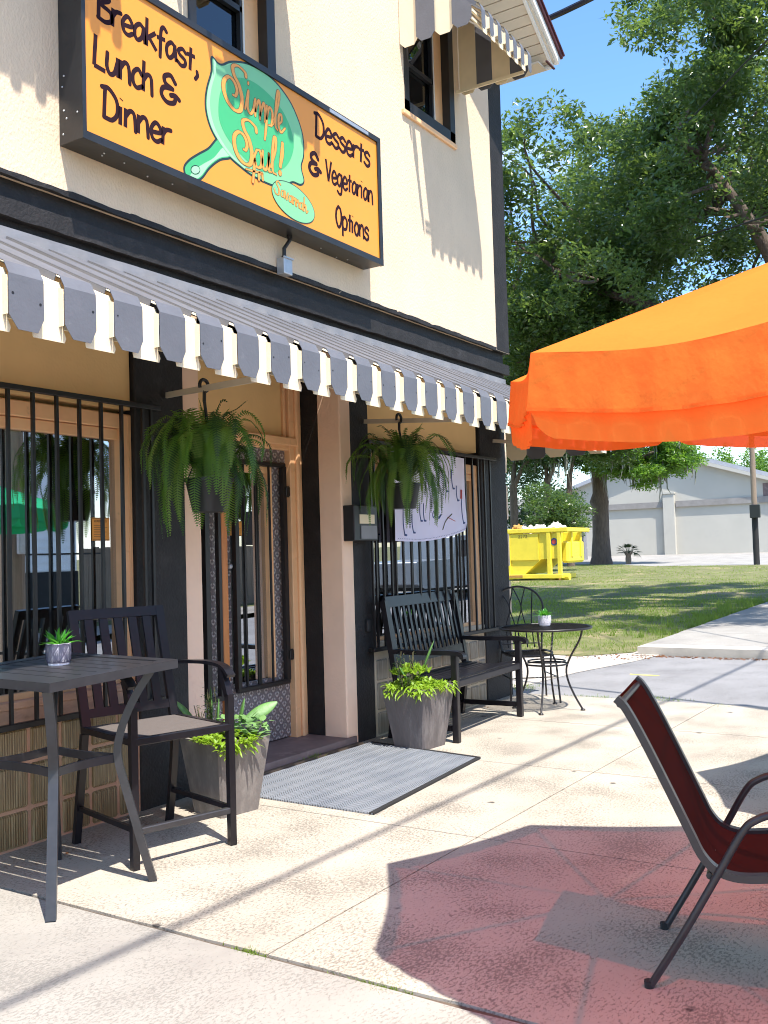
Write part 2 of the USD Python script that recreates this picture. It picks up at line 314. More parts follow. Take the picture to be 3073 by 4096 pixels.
def ground_mat(name, c, pit, gum, rough=.9, tint=None):
    """Concrete or asphalt: broad tone, fine aggregate pits, scattered dark spots of old gum."""
    c = np.array(c)
    return usdkit.material(stage, L + name, {
        'g': ('geometry', {}), 'st': ('mapping', {'scale': (.55, 1.0, 1.0), 'rotation': (0, 0, .5)}),
        'n1': ('noise_texture', {'scale': 1.1, 'detail': 9.0, 'roughness': .62}),
        'r1': ('rgb_ramp', {'ramp': [(.28, tuple(c * (.66, .64, .66))), (.42, tuple(c * .9)), (.55, tuple(c)), (.72, tuple(c * 1.12))]}),
        'n2': ('noise_texture', {'scale': 95.0, 'detail': 5.0, 'roughness': .7}),
        'n2b': ('noise_texture', {'scale': 2.4, 'detail': 3.0}),
        'ad': ('math', {'math_type': 'multiply_add', 'value2': .42, 'value3': -.21}), 'sm': ('math', {'math_type': 'add'}),
        'r2': ('rgb_ramp', {'ramp': [(.52, (0, 0, 0)), (.61, (pit, pit, pit))]}),
        'mx': ('mix_color', {'blend_type': 'mix', 'b': tuple(c * .5)}),
        'v': ('voronoi_texture', {'feature': 'f1', 'scale': 3.1, 'randomness': 1.0}), 'n4': ('noise_texture', {'scale': 30.0, 'detail': 2.0}),
        'va': ('math', {'math_type': 'multiply_add', 'value2': .10}), 'vs': ('math', {'math_type': 'subtract', 'value2': .05}),
        'r3': ('rgb_ramp', {'ramp': [(.055, (gum, gum, gum)), (.085, (0, 0, 0))]}),
        'wn': ('math', {'math_type': 'greater_than', 'value2': .42}), 'sc': ('separate_color', {}), 'gm': ('math', {'math_type': 'multiply'}),
        'mg': ('mix_color', {'blend_type': 'mix', 'b': (.05, .042, .038)}),
        'b': ('bump', {'strength': .45, 'distance': .004, 'invert': True}), 'p': ('principled_bsdf', {'roughness': rough, 'specular_ior_level': .35})},
        [('g.position', 'st.vector'), ('st.vector', 'n1.vector'), ('n1.fac', 'r1.fac'), ('st.vector', 'n2.vector'), ('g.position', 'n2b.vector'), ('n2b.fac', 'ad.value1'),
         ('ad.value', 'sm.value1'), ('n2.fac', 'sm.value2'), ('sm.value', 'r2.fac'), ('r1.color', 'mx.a'), ('r2.color', 'mx.fac'),
         ('g.position', 'v.vector'), ('g.position', 'n4.vector'), ('n4.fac', 'va.value1'), ('v.distance', 'va.value3'), ('va.value', 'vs.value1'), ('vs.value', 'r3.fac'),
         ('v.color', 'sc.color'), ('sc.r', 'wn.value1'), ('wn.value', 'gm.value1'), ('r3.color', 'gm.value2'), ('gm.value', 'mg.fac'), ('mx.result', 'mg.a'),
         ('mg.result', 'p.base_color'), ('r2.color', 'b.height'), ('b.normal', 'p.normal')], surface='p.BSDF')
M['walk'] = ground_mat('exposed_concrete', (.405, .36, .295), .95, .9)
M['walk2'] = ground_mat('smooth_concrete', (.315, .295, .262), .55, .7)
M['asphalt'] = ground_mat('grey_asphalt', (.235, .232, .235), .5, .0)
M['drive'] = ground_mat('pale_drive', (.30, .285, .26), .4, .0)
M['joint'] = mat('joint_dirt', (.10, .075, .055), .95, .35, 12, bump=.6, bs=80)
M['lawn'] = mat('lawn_soil', (.13, .135, .045), .95, .35, 1.6, bump=.8, bs=25, dirt=(.30, .23, .13), ds=.55, dt=(.54, .66), dc=.9)
M['gravel'] = mat('pale_gravel', (.42, .38, .33), .95, .3, 16, bump=.8, bs=40, dirt=(.2, .17, .13), ds=6, dt=(.56, .66))
# rubber mat: herringbone ribs
M['matrubber'] = usdkit.material(stage, L + 'grey_door_mat', {
    'g': ('geometry', {}), 'w1': ('wave_texture', {'bands_direction': 'x', 'scale': 16.0}), 'sx': ('separate_xyz', {}), 'pp': ('math', {'math_type': 'pingpong', 'value2': .06}),
    'cx': ('combine_xyz', {}), 'a': ('math', {'math_type': 'add'}), 'n': ('noise_texture', {'scale': 3.0, 'detail': 6.0}), 'n2': ('noise_texture', {'scale': 220.0}),
    'r': ('rgb_ramp', {'ramp': [(.3, (.21, .235, .275)), (.7, (.29, .315, .35))]}), 'r2': ('rgb_ramp', {'ramp': [(.62, (0, 0, 0)), (.72, (.5, .5, .5))]}), 'mx': ('mix_color', {'b': (.4, .4, .4)}),
    'b': ('bump', {'strength': 1.0, 'distance': .012}), 'p': ('principled_bsdf', {'roughness': .7})},
    [('g.position', 'sx.vector'), ('sx.y', 'pp.value1'), ('pp.value', 'a.value1'), ('sx.x', 'a.value2'), ('a.value', 'cx.x'), ('cx.vector', 'w1.vector'), ('w1.fac', 'b.height'), ('b.normal', 'p.normal'),
     ('g.position', 'n.vector'), ('g.position', 'n2.vector'), ('n.fac', 'r.fac'), ('n2.fac', 'r2.fac'), ('r2.color', 'mx.fac'), ('r.color', 'mx.a'), ('mx.result', 'p.base_color')], surface='p.BSDF')
# ------------------------------------------------------------------ ground
def gz(x): return np.maximum(0.0, (np.asarray(x, float) - 9.0) * 0.0135)
def sheet(name, poly, dz, material, kind='structure', res=None, label=None):
    """A flat sheet over the terrain: polygon cut into strips along x so that it follows the slope."""
    mb = MB(); x0, y0, x1, y1 = poly.bounds
    cuts = sorted({x0, x1} | {c for c in (9.0, 40.0, 70.0) if x0 < c < x1})
    for a, b in zip(cuts[:-1], cuts[1:]):
        q = poly.intersection(sbox(a, y0 - 1, b, y1 + 1))
        for g in getattr(q, 'geoms', [q]):
            if g.geom_type != 'Polygon' or g.area < 1e-6: continue
            v, f = trimesh.creation.triangulate_polygon(g, engine='earcut')
            mb.add(np.c_[v, gz(v[:, 0]) + dz], f)
    return obj(name, mb, material, kind=kind)

sheet('ground', sbox(-150, -250, 400, 300), -0.12, M['lawn'])
sheet('street', sbox(-60, -10.6, 120, -4.75), -0.10, M['asphalt'])
sheet('far_pavement', sbox(-60, -12.6, 120, -10.72), 0.0, M['walk2'])
sheet('verge', sbox(-60, -14, 120, -12.6), -0.02, M['lawn'])
sheet('lane', Polygon([(5.76, -4.75), (9.55, -4.75), (9.55, .3), (9.0, .75), (8.6, 1.6), (7.4, 2.6), (6.8, 12), (5.6, 12), (5.6, .5)]), -0.018, M['asphalt'])
sheet('gravel', Polygon([(5.5, .55), (6.2, .2), (7.6, .1), (8.7, -.12), (9.58, -.25), (10.2, .1), (10.4, 3), (9.6, 12), (5.5, 12)]), -0.013, M['gravel'])
lawn_poly = Polygon([(9.75, .16), (9.15, .7), (9.3, 1.3), (9.9, 2.2), (9.9, 14), (12, 40), (60, 40), (52, 20), (48.5, 14.2), (44.5, 11), (43.5, 5), (43, .16)])
sheet('lawn', lawn_poly, -0.006, M['lawn'])
sheet('yard', Polygon([(43.0, -3), (43.5, 5), (44.5, 11), (48.5, 14.2), (52, 20), (60, 40), (90, 40), (90, -3)]), -0.01, M['drive'])
# pavement of separate slabs with open joints, on a bed
pave = thing('pavement', None, None, kind='structure')
mb = MB(); mb.box(-7, 5.72, -4.62, .38, -.10, -.010); obj('bed', mb, M['joint'], pave)
XS = [-.468, 1.16, 2.76, 4.36, 5.76]; YS = [-4.6, -1.94, .36]
def slab(x0, x1, y0, y1, material, wob=0.0):
    mb = MB(); g = .004; n = 24
    P = [(x0 + g, y0 + g), (x1 - g, y0 + g), (x1 - g, y1 - g), (x0 + g, y1 - g)]; pts = []
    for k in range(4):
        a, b = np.array(P[k]), np.array(P[(k + 1) % 4])
        for t in np.arange(n) / n:
            p = a + (b - a) * t
            if wob and ((k == 1 and wob < 0) or (k == 3 and wob > 0)): p[0] += wob * (meshkit.fbm(np.array([p[1] * 5, 3.0 + abs(wob) * 99, 0]), 4) - .3) * (1 if k == 3 else 1)
            pts.append(p)
    mb.poly(Polygon(pts), .05, ((0, 0, -.05), (1, 0, 0), (0, 1, 0)))
    obj('slab', mb, material, pave)
slab(-7, -.478, -4.6, .36, M['walk2'], -.02)
for i in range(4):
    for j in range(2): slab(XS[i], XS[i + 1], YS[j], YS[j + 1], M['walk'], .022 if i == 0 else 0)
# kerb along the street and raised pavement beyond the lane
kb = thing('kerb', None, None, kind='structure')
x = -7.0
while x < 5.6: mb = MB(); mb.box(x, x + 1.49, -4.76, -4.615, -.14, -.002, ch=.015); obj('kerbstone', mb, M['kerbface'], kb); x += 1.5
fp = thing('footpath', None, None, kind='structure')
def wedge(xa, xb, ya, yb, za, zb, material, name='slab'):
    mb = MB(); v = []
    for xx, zz in ((xa, za), (xb, zb)):
        for yy in (ya, yb):
            v += [(xx, yy, zz - .16), (xx, yy, zz)]
    mb.add(v, [(0, 1, 3, 2), (4, 6, 7, 5), (0, 4, 5, 1), (2, 3, 7, 6), (0, 2, 6, 4), (1, 5, 7, 3)]); obj(name, mb, material, fp)
edges = [9.62, 10.0] + [10.0 + 1.62 * k for k in range(1, 22)]
for a, b in zip(edges[:-1], edges[1:]):
    ya = .06 + .012 * (a - 10) if a < 18 else .15
    wedge(a, b - .012, -2.2, ya, float(gz(a)) + .085, float(gz(b)) + .085, M['drive'] if b > 10.1 else M['kerbface'], 'slab' if b > 10.1 else 'kerbstone')
# fallen leaves along the kerb foot and litter on lawn edge
mb = MB()
for k in range(420):
    p = np.array([9.52 - abs(R.gauss(0, .07)), R.uniform(-2.2, .1), -.008]) if k < 300 else np.array([R.uniform(8.9, 9.9), R.uniform(-.3, .9), -.004])
    a = R.uniform(0, 6.28); s = R.uniform(.012, .03)
    e = np.array([math.cos(a), math.sin(a), R.uniform(0, .4)]) * s; f_ = np.array([-math.sin(a), math.cos(a), R.uniform(0, .3)]) * s * .5
    mb.add([p - e, p - f_, p + e, p + f_ + (0, 0, .004)], [(0, 1, 2), (0, 2, 3)])
M['litter'] = leafmat('fallen_leaves', [(0, (.16, .06, .02)), (.6, (.30, .13, .05)), (1, (.42, .26, .12))], (.3, .15, .05), .1)
obj('fallen_leaves', mb, M['litter'], kind='stuff', label='brown fallen leaves lying along the foot of the kerb', cat='leaves')
# painted yellow mark in the lane
mb = MB(); mb.poly(Polygon([(7.62, -.52), (7.68, -.50), (7.66, -.85), (7.60, -.82)]), .002, ((0, 0, -.0175), (1, 0, 0), (0, 1, 0)))
M['markpaint'] = mat('worn_yellow_marking', (.62, .48, .12), .8, .2, 30)
obj('road_marking', mb, M['markpaint'], kind='structure')

# ------------------------------------------------------------------ restaurant building
bld = thing('restaurant_building', 'two storey cream and black stuccoed corner building with shopfront windows', 'building', (0, 0, 0))
def part(name, mb, material, **k): return obj(name, mb, material, bld, **k)
YU = -.07; XU = 5.69; XL = 5.64; XW = -3.6
def rake(x): return 6.36 + .62 * (5.95 - x)
XAP = .6
gable = Polygon([(XW, 3.40), (XU, 3.40), (XU, rake(XU)), (XAP, rake(XAP)), (XW, rake(XAP) - .62 * (XAP - XW))])
holeB = sbox(3.80, 5.20, 4.68, 6.35); holeA = sbox(1.19, 4.66, 2.045, 6.15); holeC = sbox(-.85, 4.9, .05, 6.2)
mb = MB(); mb.poly(gable.difference(unary_union([holeA, holeB, holeC])), .22, ((0, YU + .22, 0), (1, 0, 0), (0, 0, 1)))
part('upper_wall', mb, M['stucco'])
mb = MB(); mb.box(5.40, XU + .004, YU - .004, YU + .3, 3.395, rake(XU) + .1, ch=.012); part('corner_strip', mb, M['black'], label='black painted corner strip of the upper floor')
mb = MB(); mb.box(5.45, XU, .15, 12, 3.39, 6.33); part('side_wall', mb, M['stucco'])
mb = MB(); mb.box(5.45, XL, .31, 12, -.1, 3.39); part('side_wall', mb, M['stucco'])
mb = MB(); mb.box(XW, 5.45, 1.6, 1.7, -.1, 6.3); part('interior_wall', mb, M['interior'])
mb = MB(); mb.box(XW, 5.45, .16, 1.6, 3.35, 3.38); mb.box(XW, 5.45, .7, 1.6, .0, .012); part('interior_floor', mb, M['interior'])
# black string course: recess, proud ledge, recess, then the awning's head board
def rough_bar(x0, x1, y0, y1, z0, z1, amp=.006):
    n = int((x1 - x0) / .05); X = np.linspace(x0, x1, n)
    def w(s, f=7): return (np.array([meshkit.fbm(np.array([q * f, s, 0]), 4) for q in X]) - .5) * 2 * amp
    loop = [(y1, z0 + 0 * X), (y0, z0 + w(1)), (y0, z1 + w(2)), (y1, z1 + 0 * X)]
    P = np.stack([np.stack([X, a + 0 * X + (w(5 + k) * .6 if k in (1, 2) else 0), b], 1) for k, (a, b) in enumerate(loop)] , 0)
    P = np.vstack([P, P[:1]]); mb = MB(); mb.grid(P); mb.add(P[:4, 0], [(3, 2, 1), (3, 1, 0)]); mb.add(P[:4, -1], [(0, 1, 2), (0, 2, 3)]); return mb
part('string_course', rough_bar(XW, 5.66, -.012, .2, 3.05, 3.405, .004), M['black'])
part('string_ledge', rough_bar(XW, 5.70, -.062, -.008, 3.185, 3.285, .007), M['black'])
part('head_board', rough_bar(XW, 5.63, -.05, -.014, 3.055, 3.135, .002), M['gray_flash'])
part('paint_edge', rough_bar(XW, 5.40, YU - .003, YU + .02, 3.392, 3.425, .010), M['black'])

# ground floor: piers, panels, door recess
def slabx(name, x0, x1, y0, y1, z0, z1, m_, ch=0, **k): mb = MB(); mb.box(x0, x1, y0, y1, z0, z1, ch=ch); return part(name, mb, M[m_], **k)
slabx('window_head', XW, .735, .02, .16, 2.30, 3.05, 'ochre')
slabx('black_pier', .745, 1.142, -.012, .2, -.02, 3.05, 'black', .008)
slabx('pink_jamb', 1.144, 1.28, -.003, .5, -.02, 3.05, 'pink')
slabx('pink_pillar', 2.782, 2.925, -.016, .195, -.02, 3.05, 'pink', .008, label='pink painted pillar to the right of the door')
slabx('black_reveal', 2.786, 2.95, .196, .352, -.02, 3.05, 'black')
slabx('black_pier', 2.928, 3.185, -.006, .2, -.02, 3.05, 'black', .006)
slabx('window_head', 3.187, 5.07, .02, .16, 2.365, 3.05, 'ochre')
slabx('black_pier', 5.09, 5.64, -.012, .3, -.02, 3.05, 'black', .008)
for k, (z0, z1) in enumerate(((2.212, 2.62), (1.737, 2.085), (1.268, 1.597), (.79, 1.122), (.32, .65))):
    slabx('quoin', 5.55, 5.765, .03, .34, z0, z1, 'stucco', .012, label='cream quoin block at the corner of the building')
slabx('quoin_ledge', 5.58, 5.70, .05, .3, 2.092, 2.14, 'gray_flash')
# door recess back wall
slabx('transom_panel', 1.28, 2.66, .40, .45, 2.33, 3.05, 'ochre')
slabx('transom_bead', 2.60, 2.63, .375, .40, 2.33, 3.05, 'trim', .005)
slabx('door_head', 1.28, 2.66, .36, .45, 2.235, 2.325, 'trim', .006)
slabx('head_moulding', 1.28, 2.74, .335, .36, 2.27, 2.335, 'trim', .008)
slabx('door_jamb', 2.64, 2.70, .352, .45, .06, 3.05, 'trim', .006)
slabx('door_jamb', 2.70, 2.745, .33, .45, .06, 3.05, 'trim', .012)
slabx('door_jamb', 2.745, 2.79, .354, .45, .06, 3.05, 'trim', .008)
mb = MB(); mb.poly(Polygon([(1.26, -.03), (2.86, -.03), (2.80, .02), (2.79, .5), (1.26, .5)]).buffer(.012), .075, ((0, 0, -.01), (1, 0, 0), (0, 1, 0)))
part('threshold_step', mb, M['slate'], label='worn grey painted step in front of the door')
mb = MB(); mb.poly(Polygon([(1.24, -.075), (2.9, -.075), (2.86, -.03), (1.24, -.03)]), .03, ((0, 0, -.01), (1, 0, 0), (0, 1, 0))); part('step_edge', mb, M['joint'])

# double door of tread plate with iron grilles
dr = part('door', MB().box(1.955, 2.637, .405, .44, .075, .50).box(2.467, 2.637, .405, .44, .50, 2.235).box(1.955, 2.467, .405, .44, 2.10, 2.235).box(1.955, 2.0, .405, .44, .50, 2.10).box(2.0, 2.467, .405, .44, .50, .535), M['tread'], label='right leaf of the door clad in silver tread plate')
obj('inner_frame', MB().box(2.41, 2.466, .395, .43, .537, 2.098).box(2.0, 2.41, .395, .43, 2.05, 2.098), M['trim'], dr)
obj('pane', MB().box(2.0, 2.41, .428, .432, .54, 2.05), M['glass'], dr)
gx0, gx1, gz0, gz1, gy = 1.995, 2.582, .478, 2.135, .365
obj('grille_frame', MB().box(gx0, gx0 + .038, gy - .018, gy + .018, gz0 + .03, gz1 - .03).box(gx1 - .042, gx1, gy - .018, gy + .018, gz0 + .03, gz1 - .03).box(gx0, gx1, gy - .019, gy + .019, gz0, gz0 + .036, ch=.008).box(gx0, gx1, gy - .019, gy + .019, gz1 - .036, gz1, ch=.008), M['iron'], dr)
for bx in (2.108, 2.235, 2.255, 2.395): obj('grille_bar', MB().box(bx - .007, bx + .007, gy - .007, gy + .007, gz0 + .03, gz1 - .03), M['iron'], dr)
for z in (.655, 1.882): obj('hinge', MB().box(2.565, 2.61, gy - .03, .405, z, z + .072, ch=.004).tube([(2.603, gy - .012, z - .005), (2.603, gy - .012, z + .078)], .012), M['iron'], dr)
obj('edge_strip', MB().box(1.893, 1.953, .385, .44, .075, 2.235, ch=.004), M['orangewood'], dr, label='bright orange wooden edge of the door leaf')
obj('knob', MB().tm(trimesh.creation.icosphere(2, .02).apply_translation((1.972, .385, 1.37))), M['metalbox'], dr)
dl = part('door', MB().box(1.28, 1.89, .408, .44, .075, .5).box(1.752, 1.89, .408, .44, .5, 2.235).box(1.28, 1.752, .408, .44, 2.1, 2.235), M['tread'], label='left leaf of the door clad in silver tread plate')
obj('pane', MB().box(1.28, 1.752, .43, .434, .5, 2.1), M['glassdim'], dl)
obj('grille_frame', MB().box(1.822, 1.850, .35, .385, .478, 2.135).box(1.692, 1.735, .35, .385, .45, 2.135).box(1.30, 1.85, .352, .383, .45, .485), M['iron'], dl)
obj('edge_strip', MB().box(1.736, 1.752, .38, .408, .48, 2.12), M['trim'], dl)

# windows of the ground floor
def shop_window(x0, x1, frame_r, tilecols, tm_, mort, ztop, pink):
    part('window_sill', MB().box(x0, x1, -.004, .10, .695, .735, ch=.006), M[mort]); part('sill_course', MB().box(x0, x1, .006, .10, .60, .693), M[mort])
    fr = part('window_frame', MB().box(x0, x1, .03, .09, ztop - .085, ztop, ch=.006).box(x0, x1, .045, .09, ztop - .15, ztop - .088, ch=.004).box(frame_r[0], frame_r[1], .022, .09, .735, ztop, ch=.006)
              .box(frame_r[0] + .055, frame_r[0] + .06, .018, .03, .74, ztop - .01).box(x0, x1, .05, .09, .735, .765), M['trim'])
    obj('pane', MB().box(x0, frame_r[0], .074, .079, .765, ztop - .15), M['glass'], fr)
    part('tile_bed', MB().box(x0, x1, .0, .12, -.05, .60), M[mort])
    return fr
fl = shop_window(XW, .748, (.662, .748), 0, 'tile', 'mortar', 2.275, 1)
fr_ = shop_window(3.187, 5.088, (5.0, 5.075), 0, 'tile2', 'mortar2', 2.245, 0)
def tiles(xs, m_):
    for a, b in zip(xs[:-1], xs[1:]):
        for z0, z1 in ((.012, .184), (.202, .414), (.432, .596)):
            mb = MB(); mb.box(a + .009, b - .009, -.012 + R.uniform(-.002, .002), .02, z0, z1, ch=.011); part('tile', mb, M[m_])
tiles([XW + .02 + .0] + [-.195 * k for k in range(17, -1, -1)] + [.195, .39, .582, .742], 'tile')
tiles([3.19, 3.208] [1:] + [3.208 + .1725 * k for k in range(1, 11)] + [5.082], 'tile2')
tiles([3.187, 3.208], 'tile2') if False else None
def grille(x0, x1, zb, zt, xs, wide=()):
    g = part('security_grille', MB().box(x0, x1, -.068, -.034, zt - .028, zt, ch=.003), M['iron']); obj('bottom_rail', MB().box(x0, x1, -.068, -.034, zb, zb + .03, ch=.003), M['iron'], g)
    for x in xs:
        obj('grille_bar', MB().box(x - .0085, x + .0085, -.060, -.043, zb + .02, zt - .02), M['iron'], g)
    for x in (x0 + .02, x1 - .02): obj('bracket', MB().box(x - .015, x + .015, -.036, .0, zt - .03, zt - .002).box(x - .015, x + .015, -.036, .0, zb, zb + .03), M['iron'], g)
grille(XW + .1, .90, .605, 2.335, [-.136 + .1485 * k for k in range(-22, 5)] + [.605, .765, .83])
grille(3.10, 5.33, .668, 2.325, [3.13, 3.18, 3.285, 3.407, 3.47, 3.586, 3.713, 3.845, 3.992, 4.134, 4.275, 4.407, 4.555, 4.696, 4.84, 4.955, 5.08, 5.2])
# window notice
def notice(x0, x1, z0, z1, y, lines=6):
    n = thing('warning_notice', 'orange warning notice stuck inside the left shop window' if x0 < 1 else 'small orange notice stuck behind the bars of the door', 'notice', ((x0 + x1) / 2, y, z0))
    obj('card', MB().box(x0, x1, y, y + .001, z0, z1), M['warn'], n)
    t = meshkit.text_mesh('WARNING', .0135 if x0 < 1 else .0125, .0004); w = t.vertices[:, 0].max()
    s = MB(); s.add(np.c_[x0 + .012 + t.vertices[:, 0] * min(1, (x1 - x0 - .024) / w), y - .0012 + 0 * t.vertices[:, 0] - t.vertices[:, 2], z1 - .026 + t.vertices[:, 1]], t.faces); obj('lettering', s, M['goldline'], n)
    s = MB()
    for k in range(lines):
        zz = z1 - .042 - k * (z1 - z0 - .055) / lines
        s.box(x0 + .012, x1 - .012 - R.uniform(0, .03), y - .0012, y - .0002, zz - .0022, zz)
    s.box(x0 + .003, x1 - .003, y - .0012, y - .0002, z1 - .006, z1 - .003).box(x0 + .003, x1 - .003, y - .0012, y - .0002, z0 + .003, z0 + .006); obj('text_line', s, M['goldline'], n)
notice(.487, .612, 1.545, 1.675, .068)
notice(2.01, 2.146, 1.585, 1.69, .42)

# upper windows
def upper_window(x0, x1, z0, z1, nm):
    w = part('upper_window', MB().box(x0 - .004, x0 + .07, YU - .006, .14, z0, z1).box(x1 - .085, x1 + .004, YU - .006, .14, z0, z1).box(x0 - .004, x1 + .004, YU - .006, .14, z0 - .004, z0 + .10).box(x0, x1, YU - .004, .14, z1 - .06, z1), M['blacksm'], label=nm)
    obj('sill', MB().box(x0 - .06, x1 + .0, YU - .028, YU + .05, z0 - .05, z0 - .006, ch=.006), M['trim'], w)
    zm = z0 + .5
    obj('sash', MB().box(x0 + .07, x1 - .25, -.005, .03, zm - .02, zm + .02).box(x0 + .07, x0 + .1, .0, .03, z0 + .1, zm).box(x1 - .285, x1 - .25, -.005, .03, z0 + .1, z1), M['blacksm'], w)
    obj('pane', MB().box(x0 + .07, x1 - .26, .034, .038, z0 + .1, z1 - .06), M['glassdim'], w)
    obj('reveal_board', MB().box(x1 - .245, x1 - .086, .005, .05, z0 + .1, z1 - .06), M['trim'], w)
    obj('reveal_strip', MB().box(x1 - .262, x1 - .246, -.01, .05, z0 + .1, z1 - .06), M['white'], w)
upper_window(3.80, 4.68, 5.20, 6.35, 'upper window under the striped awning')
upper_window(1.19, 2.045, 4.66, 6.15, 'upper window partly hidden by the sign')
upper_window(-.85, .05, 4.9, 6.2, 'upper window left of the sign')
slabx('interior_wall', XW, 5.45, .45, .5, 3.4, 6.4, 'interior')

# eave: raking soffit boards, fascia, roof edge
cosr = 1 / math.hypot(1, .62); ex = np.array([-cosr, 0, .62 * cosr]); nz = np.array([.62 * cosr, 0, cosr])
O = np.array([5.88, 0, 6.30]); LEN = 7.4
def rbox(mb, s0, s1, y0, y1, h0, h1):
    """box along the rake: s along the slope, y, h normal to it"""
    v = [O + ex * s + np.array([0, y, 0]) + nz * h for s in (s0, s1) for y in (y0, y1) for h in (h0, h1)]
    return mb.add(v, [(0, 1, 3, 2), (4, 6, 7, 5), (0, 4, 5, 1), (2, 3, 7, 6), (0, 2, 6, 4), (1, 5, 7, 3)])
sf = part('soffit', rbox(MB(), .02, LEN, -.60, .12, .012, .03), M['soffit'])
k = 0
while .055 + .108 * k < 6.0:
    obj('plank', rbox(MB(), .055 + .108 * k, .055 + .108 * k + .0985, -.545, YU - .001, .0, .011), M['soffit'], sf); k += 1
part('fascia', rbox(rbox(MB(), -.02, LEN, -.575, -.548, -.012, .10), -.03, LEN, -.625, -.577, .035, .15), M['white'])
part('roof_edge', rbox(MB(), -.035, LEN, -.66, 12, .155, .175), M['redroof'])
part('roof_edge', rbox(MB(), -.03, LEN, -.648, -.627, .11, .154), M['redroof'])
part('fascia', MB().box(5.885, 5.91, -.57, 12, 6.28, 6.40), M['white'])
part('side_soffit', MB().box(XU, 5.884, -.50, 12, 6.272, 6.29), M['soffit'])
part('drip_edge', MB().box(5.70, 5.90, -.59, -.57, 6.262, 6.275), M['redroof'])

# ------------------------------------------------------------------ awnings
def awning(label, x0, x1, yw, yf, zb, ze, zw, pitch, dark, cat_group, x_first, left=False, nret=5, under='cream_awn'):
    """Metal awning: slats run down the slope and bend into valance tabs; grey ones proud, cream ones recessed."""
    a = thing('awning', label, 'awning', ((x0 + x1) / 2, yw, zw), group=cat_group)
    sl = np.array([0, yf - yw, ze - zw]); ln = np.linalg.norm(sl); sd = sl / ln; nn = np.array([0, sd[2], -sd[1]]); nn = nn if nn[2] > 0 else -nn
    W_ = np.array([0, yw, zw])
    def slat(xa, xb, lift, zlow, cut, bell=False):
        mb = MB(); h = lift; zt = ze - .022; H = zt - zlow; w = xb - xa; c = cut
        bend = [W_ + nn * h, W_ + sl * .5 + nn * h, W_ + sd * (ln - .03) + nn * h, W_ + sd * (ln - .008) + nn * h * .96 + np.array([0, -.012, -.003]), np.array([0, yf - h - .014, zt])]
        v = []
        for p in bend: v += [p + (xa, 0, 0), p + (xb, 0, 0)]
        n = len(bend); f = [(2 * i, 2 * i + 1, 2 * i + 3, 2 * i + 2) for i in range(n - 1)]
        v2 = [np.array(q) + (nn * -.003 if i < 2 * (n - 1) else np.array([0, .003, 0])) for i, q in enumerate(v)]
        mb.add(v, f); mb.add(v2, [q[::-1] for q in f])
        if lift > .02: mb.beam(W_ + nn * (h - .016) + (xa + .0015, 0, 0), W_ + sd * (ln - .02) + nn * (h - .016) + (xa + .0015, 0, 0), .003, .03, up=nn)
        if bell: pts = [(0, 0), (w, 0), (w, H - .06), (w + .018, H - .02), (w + .01, H), (-.015, H), (-.02, H - .02), (0, H - .06)]
        else: pts = [(0, 0), (w, 0), (w, H - c), (w - c * .5, H), (c * .75, H), (0, H - c)]
        mb.poly(Polygon([(p, -q) for p, q in pts]), .003, ((xa, yf - h - .011, zt), (1, 0, 0), (0, 0, 1)))
        return mb
    def flange(mb, xa, side, zlow):
        """cream side wall of a raised slat, down the slope and down the tab"""
        h = .034; zt = ze - .022
        mb.poly(Polygon([(0, -.01), (-side, 0), (-side, -(zt - zlow - .05)), (0, -(zt - zlow - .05))]), .003, ((xa - .0035, yf - h - .012, zt), (0, -1, 0), (0, 0, 1)))
    scr = MB(); xs = []; xx = x_first
    while xx < x1 - .02: xs.append(xx); xx += pitch
    for i, xa in enumerate(xs):
        xb = min(xa + dark, x1)
        if xa >= x0 - .001: obj('grey_slat', slat(xa, xb, .034 + R.uniform(-.002, .002), zb + R.uniform(-.004, .004), .055 if pitch > .2 else .03), M['grey_awn'], a)
        if xa >= x0 and pitch > .2:
            for dx in (.018, dark - .016):
                if R.random() < .85: scr.poly(Point(0, 0).buffer(R.choice([.0035, .0045, .006]), 4), .002, ((xa + dx, yf - .034 - .0125, ze - .10 + R.uniform(-.02, .02)), (1, 0, 0), (0, 0, 1)))
        ca, cb = max(xa + dark - .012, x0), min(xa + pitch + .012, x1)
        if cb > ca + .03:
            mb = slat(ca, cb, .004, zb - .012, 0, True) if pitch > .2 else slat(ca, cb, .004, zb, .03)
            if xa + pitch < x1 - .03: flange(mb, xa + pitch, .03, zb + .0)
            obj('cream_slat', mb, M['cream_awn'], a)
    if scr.v: obj('screws', scr, M['iron'], a, kind='stuff')
    def ret(xr, outward, n, first):
        d = (yw - yf) / n
        for k in range(n):
            ya, yb = yw - d * k, yw - d * (k + 1)
            za, zb_ = zw + (ze - zw) * k / n - .012, zw + (ze - zw) * (k + 1) / n - .012
            up = .012 if (k + first) % 2 else 0.0
            c = .05
            pts = [(0, za - zb), (0, c), (c * .8, 0), (d - c * .8, 0), (d, c), (d, zb_ - zb)]
            mb = MB(); mb.poly(Polygon([(p + (.004 if p else -.004), q) for p, q in pts]), .003, ((xr + outward * (.003 + up * 1.2), ya, zb), (0, -1, 0), (0, 0, 1)))
            obj('cream_side_tab' if (k + first) % 2 == 0 else 'grey_side_tab', mb, M['cream_awn'] if (k + first) % 2 == 0 else M['grey_awn'], a)
    ret(x1, 1, nret, 0)
    if left: ret(x0, -1, nret, 0)
    obj('frame_bar', MB().beam((x0 + .01, yf + .012, ze - .05), (x1 - .01, yf + .012, ze - .05), .02, .02), M['cream_awn'], a); obj('frame_bar', MB().beam((x0 + .01, yf + .012, zb + .06), (x1 - .01, yf + .012, zb + .06), .012, .02), M['cream_awn'], a)
    return a
